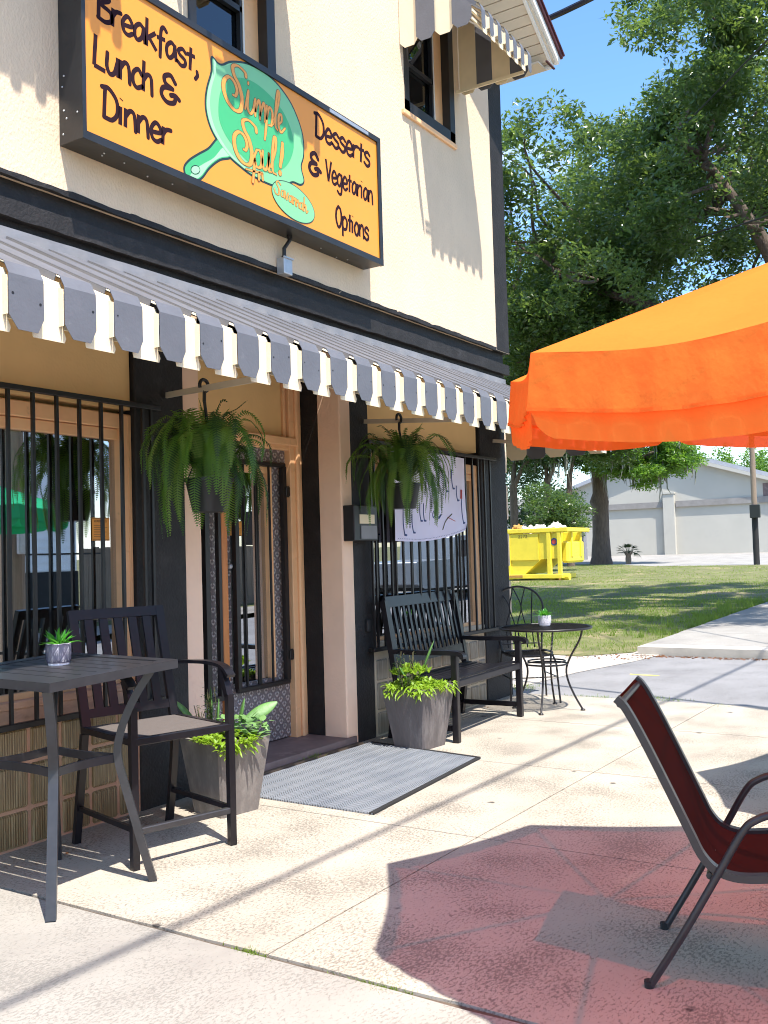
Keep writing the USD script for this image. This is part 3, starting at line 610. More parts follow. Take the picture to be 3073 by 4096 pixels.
aw = awning('long grey and cream striped metal awning over the shopfront', XW, 5.60, -.052, -1.085, 2.315, 2.545, 3.05, .257, .158, None, -.913 - .257 * 10)
for p, q in (((.99, -.02, 2.415), (.60, -1.07, 2.335)), ((3.13, -.01, 2.47), (2.86, -1.07, 2.355)), ((5.36, -.02, 2.50), (5.30, -1.06, 2.36)), ((-1.2, -.02, 2.44), (-1.4, -1.07, 2.33))):
    obj('brace', MB().beam(p, q, .012, .034), M['soffit'], aw)
WG = None
for (x0, zb, lab) in ((3.74, 5.70, 'small striped awning over the upper window near the corner'), (.98, 5.50, 'small striped awning over the upper window above the sign'), (-.85, 5.50, 'small striped awning over the leftmost upper window')):
    a = awning(lab, x0, x0 + 1.055, YU - .01, -.765, zb, zb + .175, zb + .80, .151, .07, None, x0 + .075, left=True, nret=4)
    obj('brace', MB().beam((x0 + 1.0, YU, zb + .02), (x0 + 1.045, -.74, zb + .035), .012, .03), M['cream_awn'], a)
# ------------------------------------------------------------------ shop sign
YS_ = -.25
sg = thing('shop_sign', 'long orange boxed shop sign reading Breakfast, Lunch & Dinner above the awning', 'sign', (1.64, YU, 3.66))
SX0, SX1, SZ0, SZ1 = .190, 3.085, 3.652, 4.655
obj('case', MB().box(SX0, SX1, YS_ + .004, YU - .001, SZ0 + .002, SZ1 - .002, ch=.003), M['blacksm'], sg)
obj('frame', MB().box(SX0 - .002, SX1 + .002, YS_ - .012, YS_ + .02, SZ0, SZ0 + .045).box(SX0 - .002, SX1 + .002, YS_ - .012, YS_ + .02, SZ1 - .04, SZ1).box(SX0 - .002, SX0 + .024, YS_ - .0115, YS_ + .02, SZ0 + .045, SZ1 - .04).box(SX1 - .04, SX1 + .002, YS_ - .0115, YS_ + .02, SZ0 + .045, SZ1 - .04), M['blacksm'], sg)
face = obj('face', MB().box(SX0 + .02, SX1 - .03, YS_, YS_ + .003, SZ0 + .04, SZ1 - .035), M['signface'], sg)
mbS = MB()
for k in range(16):
    q = trimesh.creation.icosphere(1, .006).apply_translation((SX0 + .0 if k < 8 else R.uniform(.3, 3), R.uniform(-.22, -.1), R.uniform(3.7, 4.6) if k < 8 else SZ0)); mbS.tm(q)
obj('screws', mbS, M['metalbox'], sg)
obj('bare_strip', MB().box(2.42, 2.92, YS_ - .013, YS_ - .002, SZ1 - .034, SZ1 - .008), M['metalbox'], sg, label='scuffed bare metal strip on the top edge of the frame')
def flat(name, shp, depth, material, parent=sg, y=YS_, th=.0006):
    """flat print on the sign plane: x, z polygons"""
    mb = MB(); mb.poly(shp, th, ((0, y - depth + th, 0), (1, 0, 0), (0, 0, 1)))
    return obj(name, mb, material, parent)
G = {
 'B': (.58, [[(.06, 1), (.02, 0)], [(.0, .97), (.3, 1.0), (.46, .8), (.12, .54), (.5, .42), (.54, .15), (.3, .0), (.0, .04)]]),
 'r': (.40, [[(.04, .62), (0, 0)], [(.03, .36), (.16, .55), (.36, .6)]]),
 'e': (.50, [[(.06, .27), (.42, .36), (.36, .57), (.2, .62), (.03, .36), (.08, .07), (.26, .0), (.44, .12)]]),
 'a': (.54, [[(.42, .54), (.26, .62), (.06, .42), (.05, .12), (.18, .03), (.36, .22), (.43, .55)], [(.43, .6), (.48, 0)]]),
 'k': (.48, [[(.05, 1), (.0, 0)], [(.42, .62), (.04, .28)], [(.13, .33), (.45, 0)]]),
 'f': (.40, [[(.44, .9), (.32, 1.0), (.2, .85), (.16, .4), (.13, -.12)], [(0, .53), (.38, .57)]]),
 's': (.46, [[(.40, .52), (.25, .62), (.06, .5), (.12, .36), (.36, .25), (.36, .07), (.18, -.02), (.0, .08)]]),
 't': (.40, [[(.21, .86), (.14, .0)], [(0, .55), (.40, .59)]]),
 ',': (.25, [[(.09, .07), (.11, -.06), (.0, -.22)]]),
 'L': (.50, [[(.08, 1), (0, .03)], [(0, .03), (.44, .0)]]),
 'u': (.52, [[(.03, .62), (.0, .2), (.12, .0), (.3, .1), (.42, .45)], [(.44, .62), (.44, 0)]]),
 'n': (.50, [[(.03, .62), (0, 0)], [(.02, .36), (.2, .60), (.36, .52), (.40, 0)]]),
 'c': (.46, [[(.41, .48), (.26, .62), (.05, .42), (.05, .12), (.2, .0), (.42, .12)]]),
 'h': (.50, [[(.06, 1), (0, 0)], [(.02, .36), (.2, .60), (.36, .52), (.38, 0)]]),
 '&': (.78, [[(.62, .80), (.42, 1.0), (.16, .86), (.2, .64), (.5, .55)], [(.45, .55), (.1, .45), (.02, .18), (.25, .0), (.56, .1), (.62, .34)], [(.42, .30), (.62, .36), (.78, .28)]]),
 'D': (.60, [[(.06, .96), (0, .03)], [(-.06, .96), (.2, 1.0), (.48, .72), (.5, .3), (.3, .03), (0, .02)]]),
 'i': (.20, [[(.03, .6), (.0, 0)], [(.06, .83), (.07, .86)]]),
 'V': (.52, [[(0, 1), (.2, 0)], [(.2, 0), (.50, 1)]]),
 'g': (.52, [[(.42, .54), (.24, .62), (.05, .42), (.06, .12), (.22, .05), (.38, .26), (.43, .58)], [(.44, .6), (.42, .0), (.34, -.3), (.16, -.34), (.02, -.24)]]),
 'O': (.62, [[(.26, 1.0), (.06, .75), (.02, .35), (.2, .0), (.42, .12), (.52, .5), (.45, .88), (.26, 1.0)]]),
 'p': (.52, [[(.02, .62), (0, -.36)], [(.02, .42), (.2, .62), (.42, .44), (.36, .1), (.16, .0), (.02, .1)]]),
 'o': (.52, [[(.22, .62), (.04, .36), (.1, .04), (.3, .02), (.42, .3), (.36, .56), (.22, .62)]]),
 ' ': (.3, [])}
def lettering(text, x0, x1, base, cap, w, material=M['signink'], parent=face):
    total = sum(G[c][0] for c in text) - .06; sx = (x1 - x0) / total; x = 0.0
    for c in text:
        adv, st = G[c]; shp = []
        for s in st:
            p = crom(np.array(s), 7) if len(s) > 2 else np.array(s, float)
            q = np.c_[x0 + (x + p[:, 0]) * sx, base + p[:, 1] * cap]; shp.append(LineString(q).buffer(w, cap_style=2 if len(s) == 2 else 1, join_style=1))
        if shp: flat('letter', unary_union(shp).simplify(.0006), .0012, material, parent)
        x += adv
lettering('Breakfast,', .310, 1.085, 4.352, .165, .0126)
lettering('Lunch', .278, .705, 4.076, .178, .0130)
lettering('&', .766, .90, 4.082, .170, .0145)
lettering('Dinner', .340, .835, 3.818, .172, .0130)
lettering('Desserts', 2.262, 2.945, 4.386, .172, .0125)
lettering('&', 2.172, 2.295, 4.098, .160, .0155)
lettering('Vegetarian', 2.372, 2.975, 4.106, .155, .0105)
lettering('Options', 2.478, 2.900, 3.805, .152, .0110)
# skillet
out = [(1.205, 4.505), (1.25, 4.49), (1.299, 4.497), (1.389, 4.554), (1.563, 4.607), (1.776, 4.605), (1.941, 4.539), (2.041, 4.444), (2.10, 4.33), (2.103, 4.20), (2.075, 4.126), (2.078, 4.08), (2.10, 4.018), (2.062, 3.984), (1.975, 3.976), (1.89, 3.925), (1.773, 3.890), (1.66, 3.884), (1.548, 3.89), (1.467, 3.905), (1.33, 3.945), (1.218, 4.022), (1.164, 4.095), (1.142, 4.184), (1.156, 4.289), (1.20, 4.415)]
pan = Polygon(crom(out, 5, closed=True)).buffer(0)
hand = Polygon(crom([(1.29, 4.03), (1.236, 4.005), (1.16, 3.92), (1.065, 3.850), (.99, 3.79), (.948, 3.735), (.965, 3.694), (1.03, 3.688), (1.09, 3.73), (1.156, 3.81), (1.25, 3.89), (1.36, 3.95)], 5, closed=True)).buffer(0)
inner = Polygon(crom([(1.25, 4.16), (1.262, 4.295), (1.315, 4.392), (1.41, 4.465), (1.56, 4.508), (1.717, 4.495), (1.875, 4.436), (1.972, 4.333), (1.998, 4.217), (1.93, 4.08), (1.807, 3.985), (1.68, 3.945), (1.55, 3.952), (1.391, 4.008), (1.295, 4.075)], 5, closed=True)).buffer(0)
sk = flat('skillet', unary_union([pan, hand]).buffer(.014), .0008, M['pan_line'], face)
flat('skillet_handle', hand, .0014, M['pan_mid'], sk)
flat('handle_shine', hand.intersection(affinity.translate(hand, .035, -.035)).buffer(-.006), .0019, M['pan_hi'], sk)
flat('skillet_rim', pan, .0024, M['pan_light'], sk)
flat('rim_shine', pan.difference(affinity.translate(pan, .035, .012)).buffer(-.004).intersection(sbox(1.1, 3.9, 1.5, 4.6)), .0029, M['pan_hi'], sk)
flat('skillet_inside', inner, .0034, M['pan_mid'], sk)
hole = affinity.rotate(affinity.scale(Point(1.035, 3.752).buffer(.5), .075, .042), 28)
flat('hang_hole_rim', hole.buffer(.006), .0024, M['pan_line'], sk); flat('hang_hole', hole, .0029, M['pan_hi'], sk)
# script lettering: strokes with swelling width
def script(strokes, w, name='script_letter', parent=None, gold=None, line=None, lw=.0036):
    for s in strokes:
        k = w
        if isinstance(s, tuple): s, k = s
        p = crom(s, 9); n = len(p); parts = []
        for i in range(n - 1):
            t = i / max(n - 2, 1); d = p[i + 1] - p[i]; down = abs(d[1]) / (np.hypot(*d) + 1e-9)
            parts.append(LineString([p[i], p[i + 1]]).buffer(k * (.45 + .55 * down) * (.6 + .4 * math.sin(math.pi * min(max(t, .12), .88)))))
        g = unary_union(parts)
        a = flat(name, g.buffer(lw).simplify(.0008), .0040, line or M['goldline'], parent)
        flat('fill', g.simplify(.0006), .0046, gold or M['gold'], a)
S1 = [(1.515, 4.515), (1.505, 4.54), (1.44, 4.555), (1.39, 4.53), (1.40, 4.48), (1.445, 4.43), (1.472, 4.35), (1.455, 4.275), (1.40, 4.252), (1.335, 4.285), (1.300, 4.345), (1.305, 4.405), (1.35, 4.448), (1.40, 4.435), (1.425, 4.39), (1.41, 4.35), (1.385, 4.345)]
script([(S1, .017), [(1.50, 4.30), (1.535, 4.43), (1.525, 4.32), (1.55, 4.285), (1.58, 4.32), (1.603, 4.40), (1.598, 4.29)], [(1.60, 4.32), (1.635, 4.405), (1.65, 4.37), (1.645, 4.285)], [(1.648, 4.31), (1.685, 4.405), (1.70, 4.36), (1.695, 4.285)],
        [(1.72, 4.40), (1.705, 4.25), (1.69, 4.165)], [(1.712, 4.31), (1.745, 4.40), (1.775, 4.37), (1.765, 4.29), (1.735, 4.275)], [(1.78, 4.30), (1.835, 4.44), (1.853, 4.53), (1.836, 4.54), (1.812, 4.42), (1.805, 4.30), (1.825, 4.275)],
        [(1.835, 4.315), (1.872, 4.355), (1.868, 4.395), (1.845, 4.38), (1.838, 4.31), (1.862, 4.272), (1.905, 4.315)], [(1.535, 4.475), (1.537, 4.485)]], .011, parent=face)
S2_ = [(1.605, 4.185), (1.595, 4.215), (1.53, 4.235), (1.475, 4.21), (1.485, 4.16), (1.53, 4.11), (1.555, 4.03), (1.54, 3.955), (1.485, 3.935), (1.425, 3.962), (1.39, 4.02), (1.392, 4.085), (1.435, 4.125), (1.485, 4.115), (1.51, 4.07), (1.497, 4.03), (1.475, 4.025)]
script([(S2_, .017), ([(1.605, 4.065), (1.58, 4.01), (1.60, 3.955), (1.64, 3.965), (1.655, 4.02), (1.635, 4.07), (1.605, 4.065)], .012), [(1.585, 4.0), (1.575, 3.93), (1.56, 3.84)], [(1.665, 4.08), (1.66, 3.99), (1.685, 3.96), (1.715, 4.0), (1.73, 4.08)], [(1.728, 4.08), (1.724, 3.975), (1.75, 3.965)],
        [(1.745, 4.0), (1.795, 4.12), (1.805, 4.205), (1.785, 4.205), (1.765, 4.09), (1.765, 3.98), (1.80, 3.965)], ([(1.875, 4.20), (1.868, 4.13), (1.845, 4.035)], .018), ([(1.84, 3.985), (1.842, 3.992)], .022), [(1.495, 3.905), (1.56, 3.912), (1.655, 3.93)], [(1.62, 3.875), (1.625, 3.915), (1.66, 3.925)], [(1.66, 3.885), (1.655, 3.915)]], .012, parent=face)
ov = affinity.rotate(affinity.scale(Point(1.985, 3.832).buffer(.5, 24), .462, .232), -6)
o_ = flat('name_oval', ov.buffer(.006), .0026, M['pan_line'], face); flat('name_oval_fill', ov, .0032, M['pan_light'], o_)
def sv(x, *pts): return [(x + a, 3.845 - .13 * (x + a - 1.985) + b) for a, b in pts]
script([sv(1.79, (.055, .045), (.03, .06), (.01, .04), (.035, .01), (.03, -.03), (.0, -.035), (-.015, -.01)), sv(1.85, (.03, .02), (.005, .01), (.0, -.025), (.025, -.02), (.03, .02), (.033, -.028)), sv(1.89, (.0, .02), (.015, -.028), (.032, .022)),
        sv(1.935, (.03, .02), (.005, .01), (.0, -.025), (.025, -.02), (.03, .02), (.033, -.028)), sv(1.978, (.0, .02), (.0, -.028)), sv(1.98, (.0, -.005), (.018, .02), (.025, -.028)), sv(2.013, (.0, .02), (.0, -.028)), sv(2.015, (.0, -.005), (.018, .02), (.025, -.028)),
        sv(2.05, (.03, .02), (.005, .01), (.0, -.025), (.025, -.02), (.03, .02), (.033, -.028)), sv(2.095, (.008, .07), (.0, .0), (.0, -.028)), sv(2.096, (.0, -.005), (.018, .02), (.026, -.028), (.045, -.01))], .0062, parent=face, lw=.0025)
# box and conduit under the sign
jb = thing('junction_box', 'small grey metal electrical box on the wall under the sign', 'electrical box', (2.07, YU, 3.36))
obj('box', MB().box(2.005, 2.098, YU - .07, YU - .002, 3.372, 3.485, ch=.004).box(2.0, 2.103, YU - .078, YU - .066, 3.48, 3.49), M['metalbox'], jb)
obj('conduit', MB().tube([(2.05, YU - .035, 3.48), (2.052, YU - .036, 3.56), (2.085, YU - .06, 3.62), (2.085, YU - .06, 3.66)], .014, 10).tube([(2.05, YU - .035, 3.485), (2.05, YU - .035, 3.505)], .019, 10).tube([(2.085, YU - .06, 3.63), (2.085, YU - .06, 3.654)], .02, 10), M['iron'], jb)
# box lantern on the pier by the second fern
ml = thing('letter_box', 'black box with a grey front panel on the pier behind the right fern', 'letter box', (2.95, -.012, 1.5))
obj('body', MB().box(2.80, 3.12, -.115, -.008, 1.53, 1.80, ch=.006), M['blacksm'], ml)
obj('front_panel', MB().box(2.885, 3.10, -.121, -.1155, 1.545, 1.645), M['gray_flash'], ml)
obj('card', MB().box(2.87, 3.07, -.121, -.1155, 1.66, 1.73), M['cream_awn'], ml)
obj('bell_push', MB().box(3.07, 3.115, -.03, -.006, .83, .92, ch=.004), M['blacksm'], ml)
USED.pop('x', None)

# paper banner with children's drawings behind the right fern
bn = thing('paper_banner', 'pale lilac paper banner with painted figures tied to the right window bars', 'banner', (4.02, -.075, 1.53))
nx, nzz = 26, 14; P = np.zeros((nx, nzz, 3))
for i, u in enumerate(np.linspace(0, 1, nx)):
    for j, w in enumerate(np.linspace(0, 1, nzz)):
        zb = 1.528 + .055 * u + .05 * u ** 3 - .03 * math.sin(math.pi * u); zt = 2.295 - .02 * u
        P[i, j] = (3.405 + 1.235 * u - .012 * (1 - w) * (u - .5), -.078 - .018 * math.sin(u * 9 + w * 2) * (1 - w) - .01 * (1 - w), zb + (zt - zb) * w)
P[-1, 0] = P[-2, 1]; 
obj('sheet', MB().grid(P), M['sheet'], bn, smooth=True)
def bp(u, w):
    zb = 1.528 + .055 * u + .05 * u ** 3 - .03 * math.sin(math.pi * u); zt = 2.295 - .02 * u
    return np.array([3.405 + 1.235 * u - .012 * (1 - w) * (u - .5), -.0805 - .018 * math.sin(u * 9 + w * 2) * (1 - w) - .01 * (1 - w), zb + (zt - zb) * w])
def dood(pts, r, m_, nm='drawn_line'): obj(nm, MB().tube([bp(*q) for q in crom(pts, 5)], r, 5), m_, bn)
for u0, w0, l in ((.10, .06, .28), (.215, .09, .20), (.345, .22, .20), (.40, .22, .20), (.93, .10, .34), (.86, .42, .2), (.80, .58, .25), (.70, .55, .25)):
    dood([(u0, w0), (u0 - .012, w0 + l * .45), (u0 - .004, w0 + l)], .0042, M['inkblue']); dood([(u0 - .002, w0 + .006), (u0 + .02, w0 + .004)], .0085, M['inkblue'], 'drawn_foot')
dood([(.64, .10), (.68, .2), (.76, .27)], .0045, M['stem']); dood([(.70, .24), (.8, .17)], .003, M['inkred'])
dood([(.92, .44), (.925, .5), (.93, .56)], .011, M['inkred'], 'drawn_bud')
for u0 in (.515, .53): pass
dood([(.525, .25), (.54, .29), (.53, .33), (.515, .29), (.525, .25)], .003, M['inkblue']); dood([(.59, .24), (.62, .28)], .008, M['inkblue'], 'drawn_leaf')
mb = MB()
for k in range(46): u = .03 + .94 * k / 46; q = bp(u, .025); mb.box(q[0] - .004, q[0] + .004, q[1] - .001, q[1] + .001, q[2] - .002, q[2] + .002)
obj('dotted_border', mb, M['inkblue'], bn)

# ------------------------------------------------------------------ hanging ferns
def fern(label, c, zrod, rodx, rody, ztop, potr, seed, spread, nfr=112):
    rr = random.Random(seed); t = thing('hanging_fern', label, 'fern', c, group=None)
    cx, cy, cz = c
    obj('pot', MB().lathe([(0.001, -.30), (potr * .72, -.30), (potr, -.13), (potr + .008, -.13), (potr + .008, -.112), (potr - .01, -.112), (.001, -.13)], c, 24), M['blacksm'], t, smooth=35)
    hk = [(cx, cy, cz - .02)] + [(cx, cy, cz + .1), (cx, cy, zrod - .075), (rodx + .0, rody, zrod - .045)]
    obj('hanger', MB().tube(crom([(cx, cy, cz - .02), (cx, cy, cz + .15), (rodx, rody, zrod - .08)], 5), .009, 8).tube([(rodx + .034 * math.cos(a), rody, zrod + .034 * math.sin(a)) for a in np.linspace(-1.5, 3.6, 16)], .010, 8).tube([(rodx + .034 * math.cos(-1.5), rody, zrod - .034), (rodx, rody, zrod - .09)], .010, 8)
        .tube([(cx + .0, cy, cz + .16), (cx + potr * .95, cy, cz - .12)], .004, 5).tube([(cx, cy, cz + .16), (cx - potr * .5, cy + potr * .8, cz - .12)], .004, 5).tube([(cx, cy, cz + .16), (cx - potr * .5, cy - potr * .8, cz - .12)], .004, 5), M['blacksm'], t)
    for k in range(nfr):
        az = rr.uniform(0, 2 * math.pi); kind = rr.random()
        if kind < .36: reach, rise, drop, ln = rr.uniform(.04, .26), rr.uniform(.18, .36), rr.uniform(-.05, .05), 1
        elif kind < .74: reach, rise, drop, ln = spread * rr.uniform(.5, 1.02), rr.uniform(.08, .26), rr.uniform(-.06, .22), 1
        else: reach, rise, drop, ln = spread * rr.uniform(.35, .82), rr.uniform(.0, .10), rr.uniform(.20, .44), 1
        dx, dy = math.cos(az), math.sin(az)
        if cy + dy * reach > -.05: reach = max(.05, (-.05 - cy) / max(dy, .01))
        P0 = np.array([cx + dx * .04, cy + dy * .04, cz - .09]); end = np.array([cx + dx * reach, cy + dy * reach, cz + (rise - .02 if kind < .36 else -drop)])
        mid = np.array([cx + dx * reach * (.35 if kind < .36 else .6), cy + dy * reach * (.35 if kind < .36 else .6), cz + rise * (.6 if kind < .36 else 1)])
        mid2 = mid * .42 + end * .58 + np.array([dx, dy, 0]) * (.05 if kind >= .36 else .0) + np.array([0, 0, .05 if kind >= .22 else 0])
        sp = crom([P0, mid, mid2, end], 14); n = len(sp); mb = MB()
        seg = np.r_[0, np.cumsum(np.linalg.norm(np.diff(sp, axis=0), axis=1))]; tot = seg[-1]; m_ = int(tot / .0155)
        s_ = np.linspace(.12, 1, m_) * tot; pts = np.stack([np.interp(s_, seg, sp[:, q]) for q in range(3)], 1)
        tg = np.gradient(pts, axis=0); tg /= np.linalg.norm(tg, axis=1)[:, None]
        roll = rr.uniform(-.5, .5); side = np.cross(tg, np.array([0, 0, 1.0]) + np.array([dx, dy, 0]) * .35); side /= np.linalg.norm(side, axis=1)[:, None] + 1e-9
        upv = np.cross(side, tg); side = side * math.cos(roll) + upv * math.sin(roll)
        u = np.linspace(0, 1, m_); wl = .047 * np.clip(np.sin(np.pi * (u * .86 + .12)) ** .7, .12, 1) * rr.uniform(.8, 1.1)
        V, F = [], []
        for sgn in (-1, 1):
            jit = NR.uniform(-.15, .15, (m_, 1))
            tip = pts + side * sgn * wl[:, None] + tg * (wl * .28)[:, None] - np.array([0, 0, 1]) * (wl * (.18 + .1 * rr.random()))[:, None] + upv * jit * wl[:, None]
            h = .0040
            a = pts - tg * h; b = pts + tg * h; mid_ = (pts + tip) / 2; c1 = mid_ - tg * h * .95; c2 = mid_ + tg * h * .95
            base = len(V) * 1; blk = np.stack([a, c1, tip, c2, b], 1).reshape(-1, 3); st = sum(len(q) for q in V); V.append(blk)
            i0 = st + np.arange(m_) * 5; F += [np.stack([i0, i0 + 1, i0 + 3], 1), np.stack([i0, i0 + 3, i0 + 4], 1), np.stack([i0 + 1, i0 + 2, i0 + 3], 1)]
        mb.add(np.vstack(V), np.vstack(F)); mb.tube(sp[::4], .0022, 4)
        obj('frond', mb, M['fern2' if (rr.random() < (.42 if kind < .36 else .22)) else 'fern3' if rr.random() < .42 else 'fern'], t)
fern('hanging fern in a black basket left of the door', (.83, -.50, 1.985), 2.392, .805, -.50, 2.3, .13, 11, .40)
fern('hanging fern in a black basket in front of the paper banner', (3.02, -.42, 2.06), 2.438, 2.985, -.42, 2.4, .125, 23, .44)

# ------------------------------------------------------------------ door mat
mb = MB(); mb.poly(Polygon([(1.272, -1.238), (2.812, -1.098), (2.965, -.10), (1.285, -.085)]), .009, ((0, 0, .001), (1, 0, 0), (0, 1, 0)))
dm = thing('door_mat', 'large grey ribbed rubber mat lying in front of the door', 'door mat', (2.05, -.65, 0))
obj('mat', mb, M['matrubber'], dm)
obj('mat_border', MB().beam((1.272, -1.232, .006), (2.812, -1.092, .006), .03, .013), M['rubber'], dm); obj('mat_border', MB().beam((2.812, -1.098, .006), (2.965, -.10, .006), .03, .013), M['rubber'], dm)

# ------------------------------------------------------------------ planters
def planter(label, c, rot, base, top, h, m_, grp=None):
    t = thing('planter', label, 'planter', (c[0], c[1], 0)); ca, sa = math.cos(rot), math.sin(rot)
    xf = (np.array([[ca, -sa, 0], [sa, ca, 0], [0, 0, 1]]), (c[0], c[1], 0)); b, q = base / 2, top / 2; w = .022
    def ring(r, z, ch=.012): return [(-r + ch, -r, z), (r - ch, -r, z), (r, -r + ch, z), (r, r - ch, z), (r - ch, r, z), (-r + ch, r, z), (-r, r - ch, z), (-r, -r + ch, z)]
    V = ring(b, .0) + ring(q, h) + ring(q - w, h) + ring(q - w - .012, h - .05); F = []
    for k in range(3):
        for i in range(8): F.append((8 * k + i, 8 * k + (i + 1) % 8, 8 * k + 8 + (i + 1) % 8, 8 * k + 8 + i))
    mb = MB(xf); mb.add(V, F); obj('shell', mb, m_, t)
    mb = MB(xf); mb.box(-q + w, q - w, -q + w, q - w, h - .06, h - .045); obj('soil', mb, M['soil'], t)
    return t, xf, q, h
def leaf(mb, p, d, up, ln, w, fold=.25, n=4, droop=.0, tip=.0, blunt=.5):
    """One blade: a folded lens of 2 x n quads."""
    d = np.array(d, float); d /= np.linalg.norm(d); s = np.cross(d, up); s /= np.linalg.norm(s) + 1e-9; u = np.cross(s, d); V, F = [], []
    for i in range(n + 1):
        t = i / n; ww = w * math.sin(math.pi * min(t * (1 - tip) + .06, 1)) ** blunt * (1 if i < n else .12)
        c = np.asarray(p) + d * ln * t - np.array([0, 0, 1]) * droop * ln * t * t
        V += [c - s * ww + u * fold * ww, c, c + s * ww + u * fold * ww]
    for i in range(n): F += [(3 * i, 3 * i + 1, 3 * i + 4, 3 * i + 3), (3 * i + 1, 3 * i + 2, 3 * i + 5, 3 * i + 4)]
    mb.add(V, F)
def pad(mb, p, d, nrm, ln, w, th=.016):
    d = np.array(d, float); d /= np.linalg.norm(d); s = np.cross(d, nrm); s /= np.linalg.norm(s); n_ = np.cross(s, d)
    t = trimesh.creation.icosphere(3, 1.0); v = t.vertices; yy = (v[:, 1] + 1) / 2
    prof = np.sin(np.pi * np.clip(yy * .9 + .08, 0, 1)) ** .8 / np.maximum(np.sqrt(1 - np.clip(v[:, 1], -.999, .999) ** 2), .05); prof = np.minimum(prof, 1.6)
    V = np.asarray(p) + d * (yy * ln)[:, None] + s * (v[:, 0] * w / 2 * prof * (.75 + .35 * yy))[:, None] + n_ * (v[:, 2] * th / 2 * np.minimum(prof, 1.1))[:, None]
    mb.add(V, t.faces)
def tuft(t, c, xf, m_, nm, npl, rad, h0, lnr, wr, seed, el=(.1, 1.2), droop=.35, nl=9, blunt=.6, stem=True):
    rr = random.Random(seed); mb = MB()
    for k in range(npl):
        a = rr.uniform(0, 6.283); r = rad * math.sqrt(rr.random()); p = np.array(xf[0]) @ np.array([max(-rad * .95, min(rad * .95, r * 1.25 * math.cos(a))), max(-rad * .95, min(rad * .95, r * 1.25 * math.sin(a))), 0]) + np.array(xf[1]) + np.array([0, 0, h0 + rr.uniform(0, .07) * (1.2 - r / rad)])
        for j in range(nl):
            b = rr.uniform(0, 6.283); e = rr.uniform(*el); d = (math.cos(b) * math.cos(e), math.sin(b) * math.cos(e), math.sin(e))
            leaf(mb, p, d, (0, 0, 1), rr.uniform(*lnr), rr.uniform(*wr), .3, 3, droop * rr.random(), blunt=blunt)
    return obj(nm, mb, m_, t, kind='stuff')
# left planter by the bar chair
t, xf, q, h = planter('grey tapered square planter with cactus pads left of the door mat', (.985, -.435), math.radians(-10), .265, .375, .42, M['planter'])
tuft(t, None, (xf[0], (.93, -.50, 0)), M['succ'], 'yellow_leaves', 60, .15, h - .02, (.028, .052), (.009, .014), 3, droop=.5)
mb = MB(); rr = random.Random(5)
for k in range(90):
    xx = rr.uniform(-.2, .06); p = xf[0] @ np.array([xx, -.185 - rr.uniform(0, .03), h + rr.uniform(-.055, .012)]) + np.array(xf[1]); b = rr.uniform(0, 6.28)
    leaf(mb, p, (math.cos(b), math.sin(b) - .5, rr.uniform(-.8, .4)), (0, 0, 1), rr.uniform(.03, .06), .008, .3, 3, .4, blunt=.6)
obj('trailing_leaves', mb, M['succ'], t, kind='stuff')
mb = MB()
for k in range(95):
    p = xf[0] @ np.array([rr.uniform(-.0, .19), rr.uniform(-.2, .1), h + rr.uniform(-.01, .10)]) + np.array(xf[1]); b = rr.uniform(0, 6.28); e = rr.uniform(.1, .9)
    leaf(mb, p, (math.cos(b) * math.cos(e), math.sin(b) * math.cos(e), math.sin(e)), (0, 0, 1), rr.uniform(.045, .065), rr.uniform(.016, .021), -.12, 4, .2, blunt=.55)
obj('jade_leaves', mb, M['jade'], t, kind='stuff')
def padpart(t, p, d, n_, ln, w, th=.018): mb = MB(); pad(mb, p, d, n_, ln, w, th); obj('cactus_pad', mb, M['cactus'], t, smooth=True)
padpart(t, (1.05, -.47, h + .02), (-.35, .2, .75), (.5, -.8, .1), .10, .07); padpart(t, (1.09, -.47, h + .055), (.62, -.42, .36), (-.1, -.7, .7), .24, .085, .024); padpart(t, (1.08, -.46, h + .05), (.22, -.1, .95), (.8, -.6, .1), .15, .055, .02)
padpart(t, (.985, -.33, h), (.06, .05, 1), (.8, -.6, 0), .27, .085); padpart(t, (.87, -.33, h + .08), (-.62, .25, .72), (.5, -.8, .2), .19, .07); padpart(t, (1.0, -.36, h), (.12, .0, 1), (.7, -.7, 0), .20, .055)
def shrub(t, base, hgt, rad, n, m_, seed, s=.012):
    rr = random.Random(seed); mb = MB(); st = MB()
    for k in range(7):
        a = rr.uniform(0, 6.28); top = np.array(base) + np.array([math.cos(a) * rad * rr.random(), math.sin(a) * rad * rr.random(), hgt * rr.uniform(.6, 1)])
        sp = crom([base, (np.array(base) + top) / 2 + np.array([rr.uniform(-.02, .02), rr.uniform(-.02, .02), 0]), top], 6); st.tube(sp, .0025, 4)
        for j in range(n // 7):
            u = rr.uniform(.2, 1); p = sp[int(u * (len(sp) - 1))] + np.array([rr.gauss(0, .012) for _ in range(3)]); b = rr.uniform(0, 6.28)
            leaf(mb, p, (math.cos(b), math.sin(b), rr.uniform(-.3, .6)), (0, 0, 1), s * rr.uniform(1, 1.8), s * .5, .2, 2, .2)
    obj('herb_stem', st, M['stem'], t); obj('herb_leaves', mb, m_, t, kind='stuff')
shrub(t, (.93, -.36, h), .30, .07, 230, M['darkleaf'], 8); shrub(t, (.86, -.38, h), .20, .05, 60, M['darkleaf'], 9)
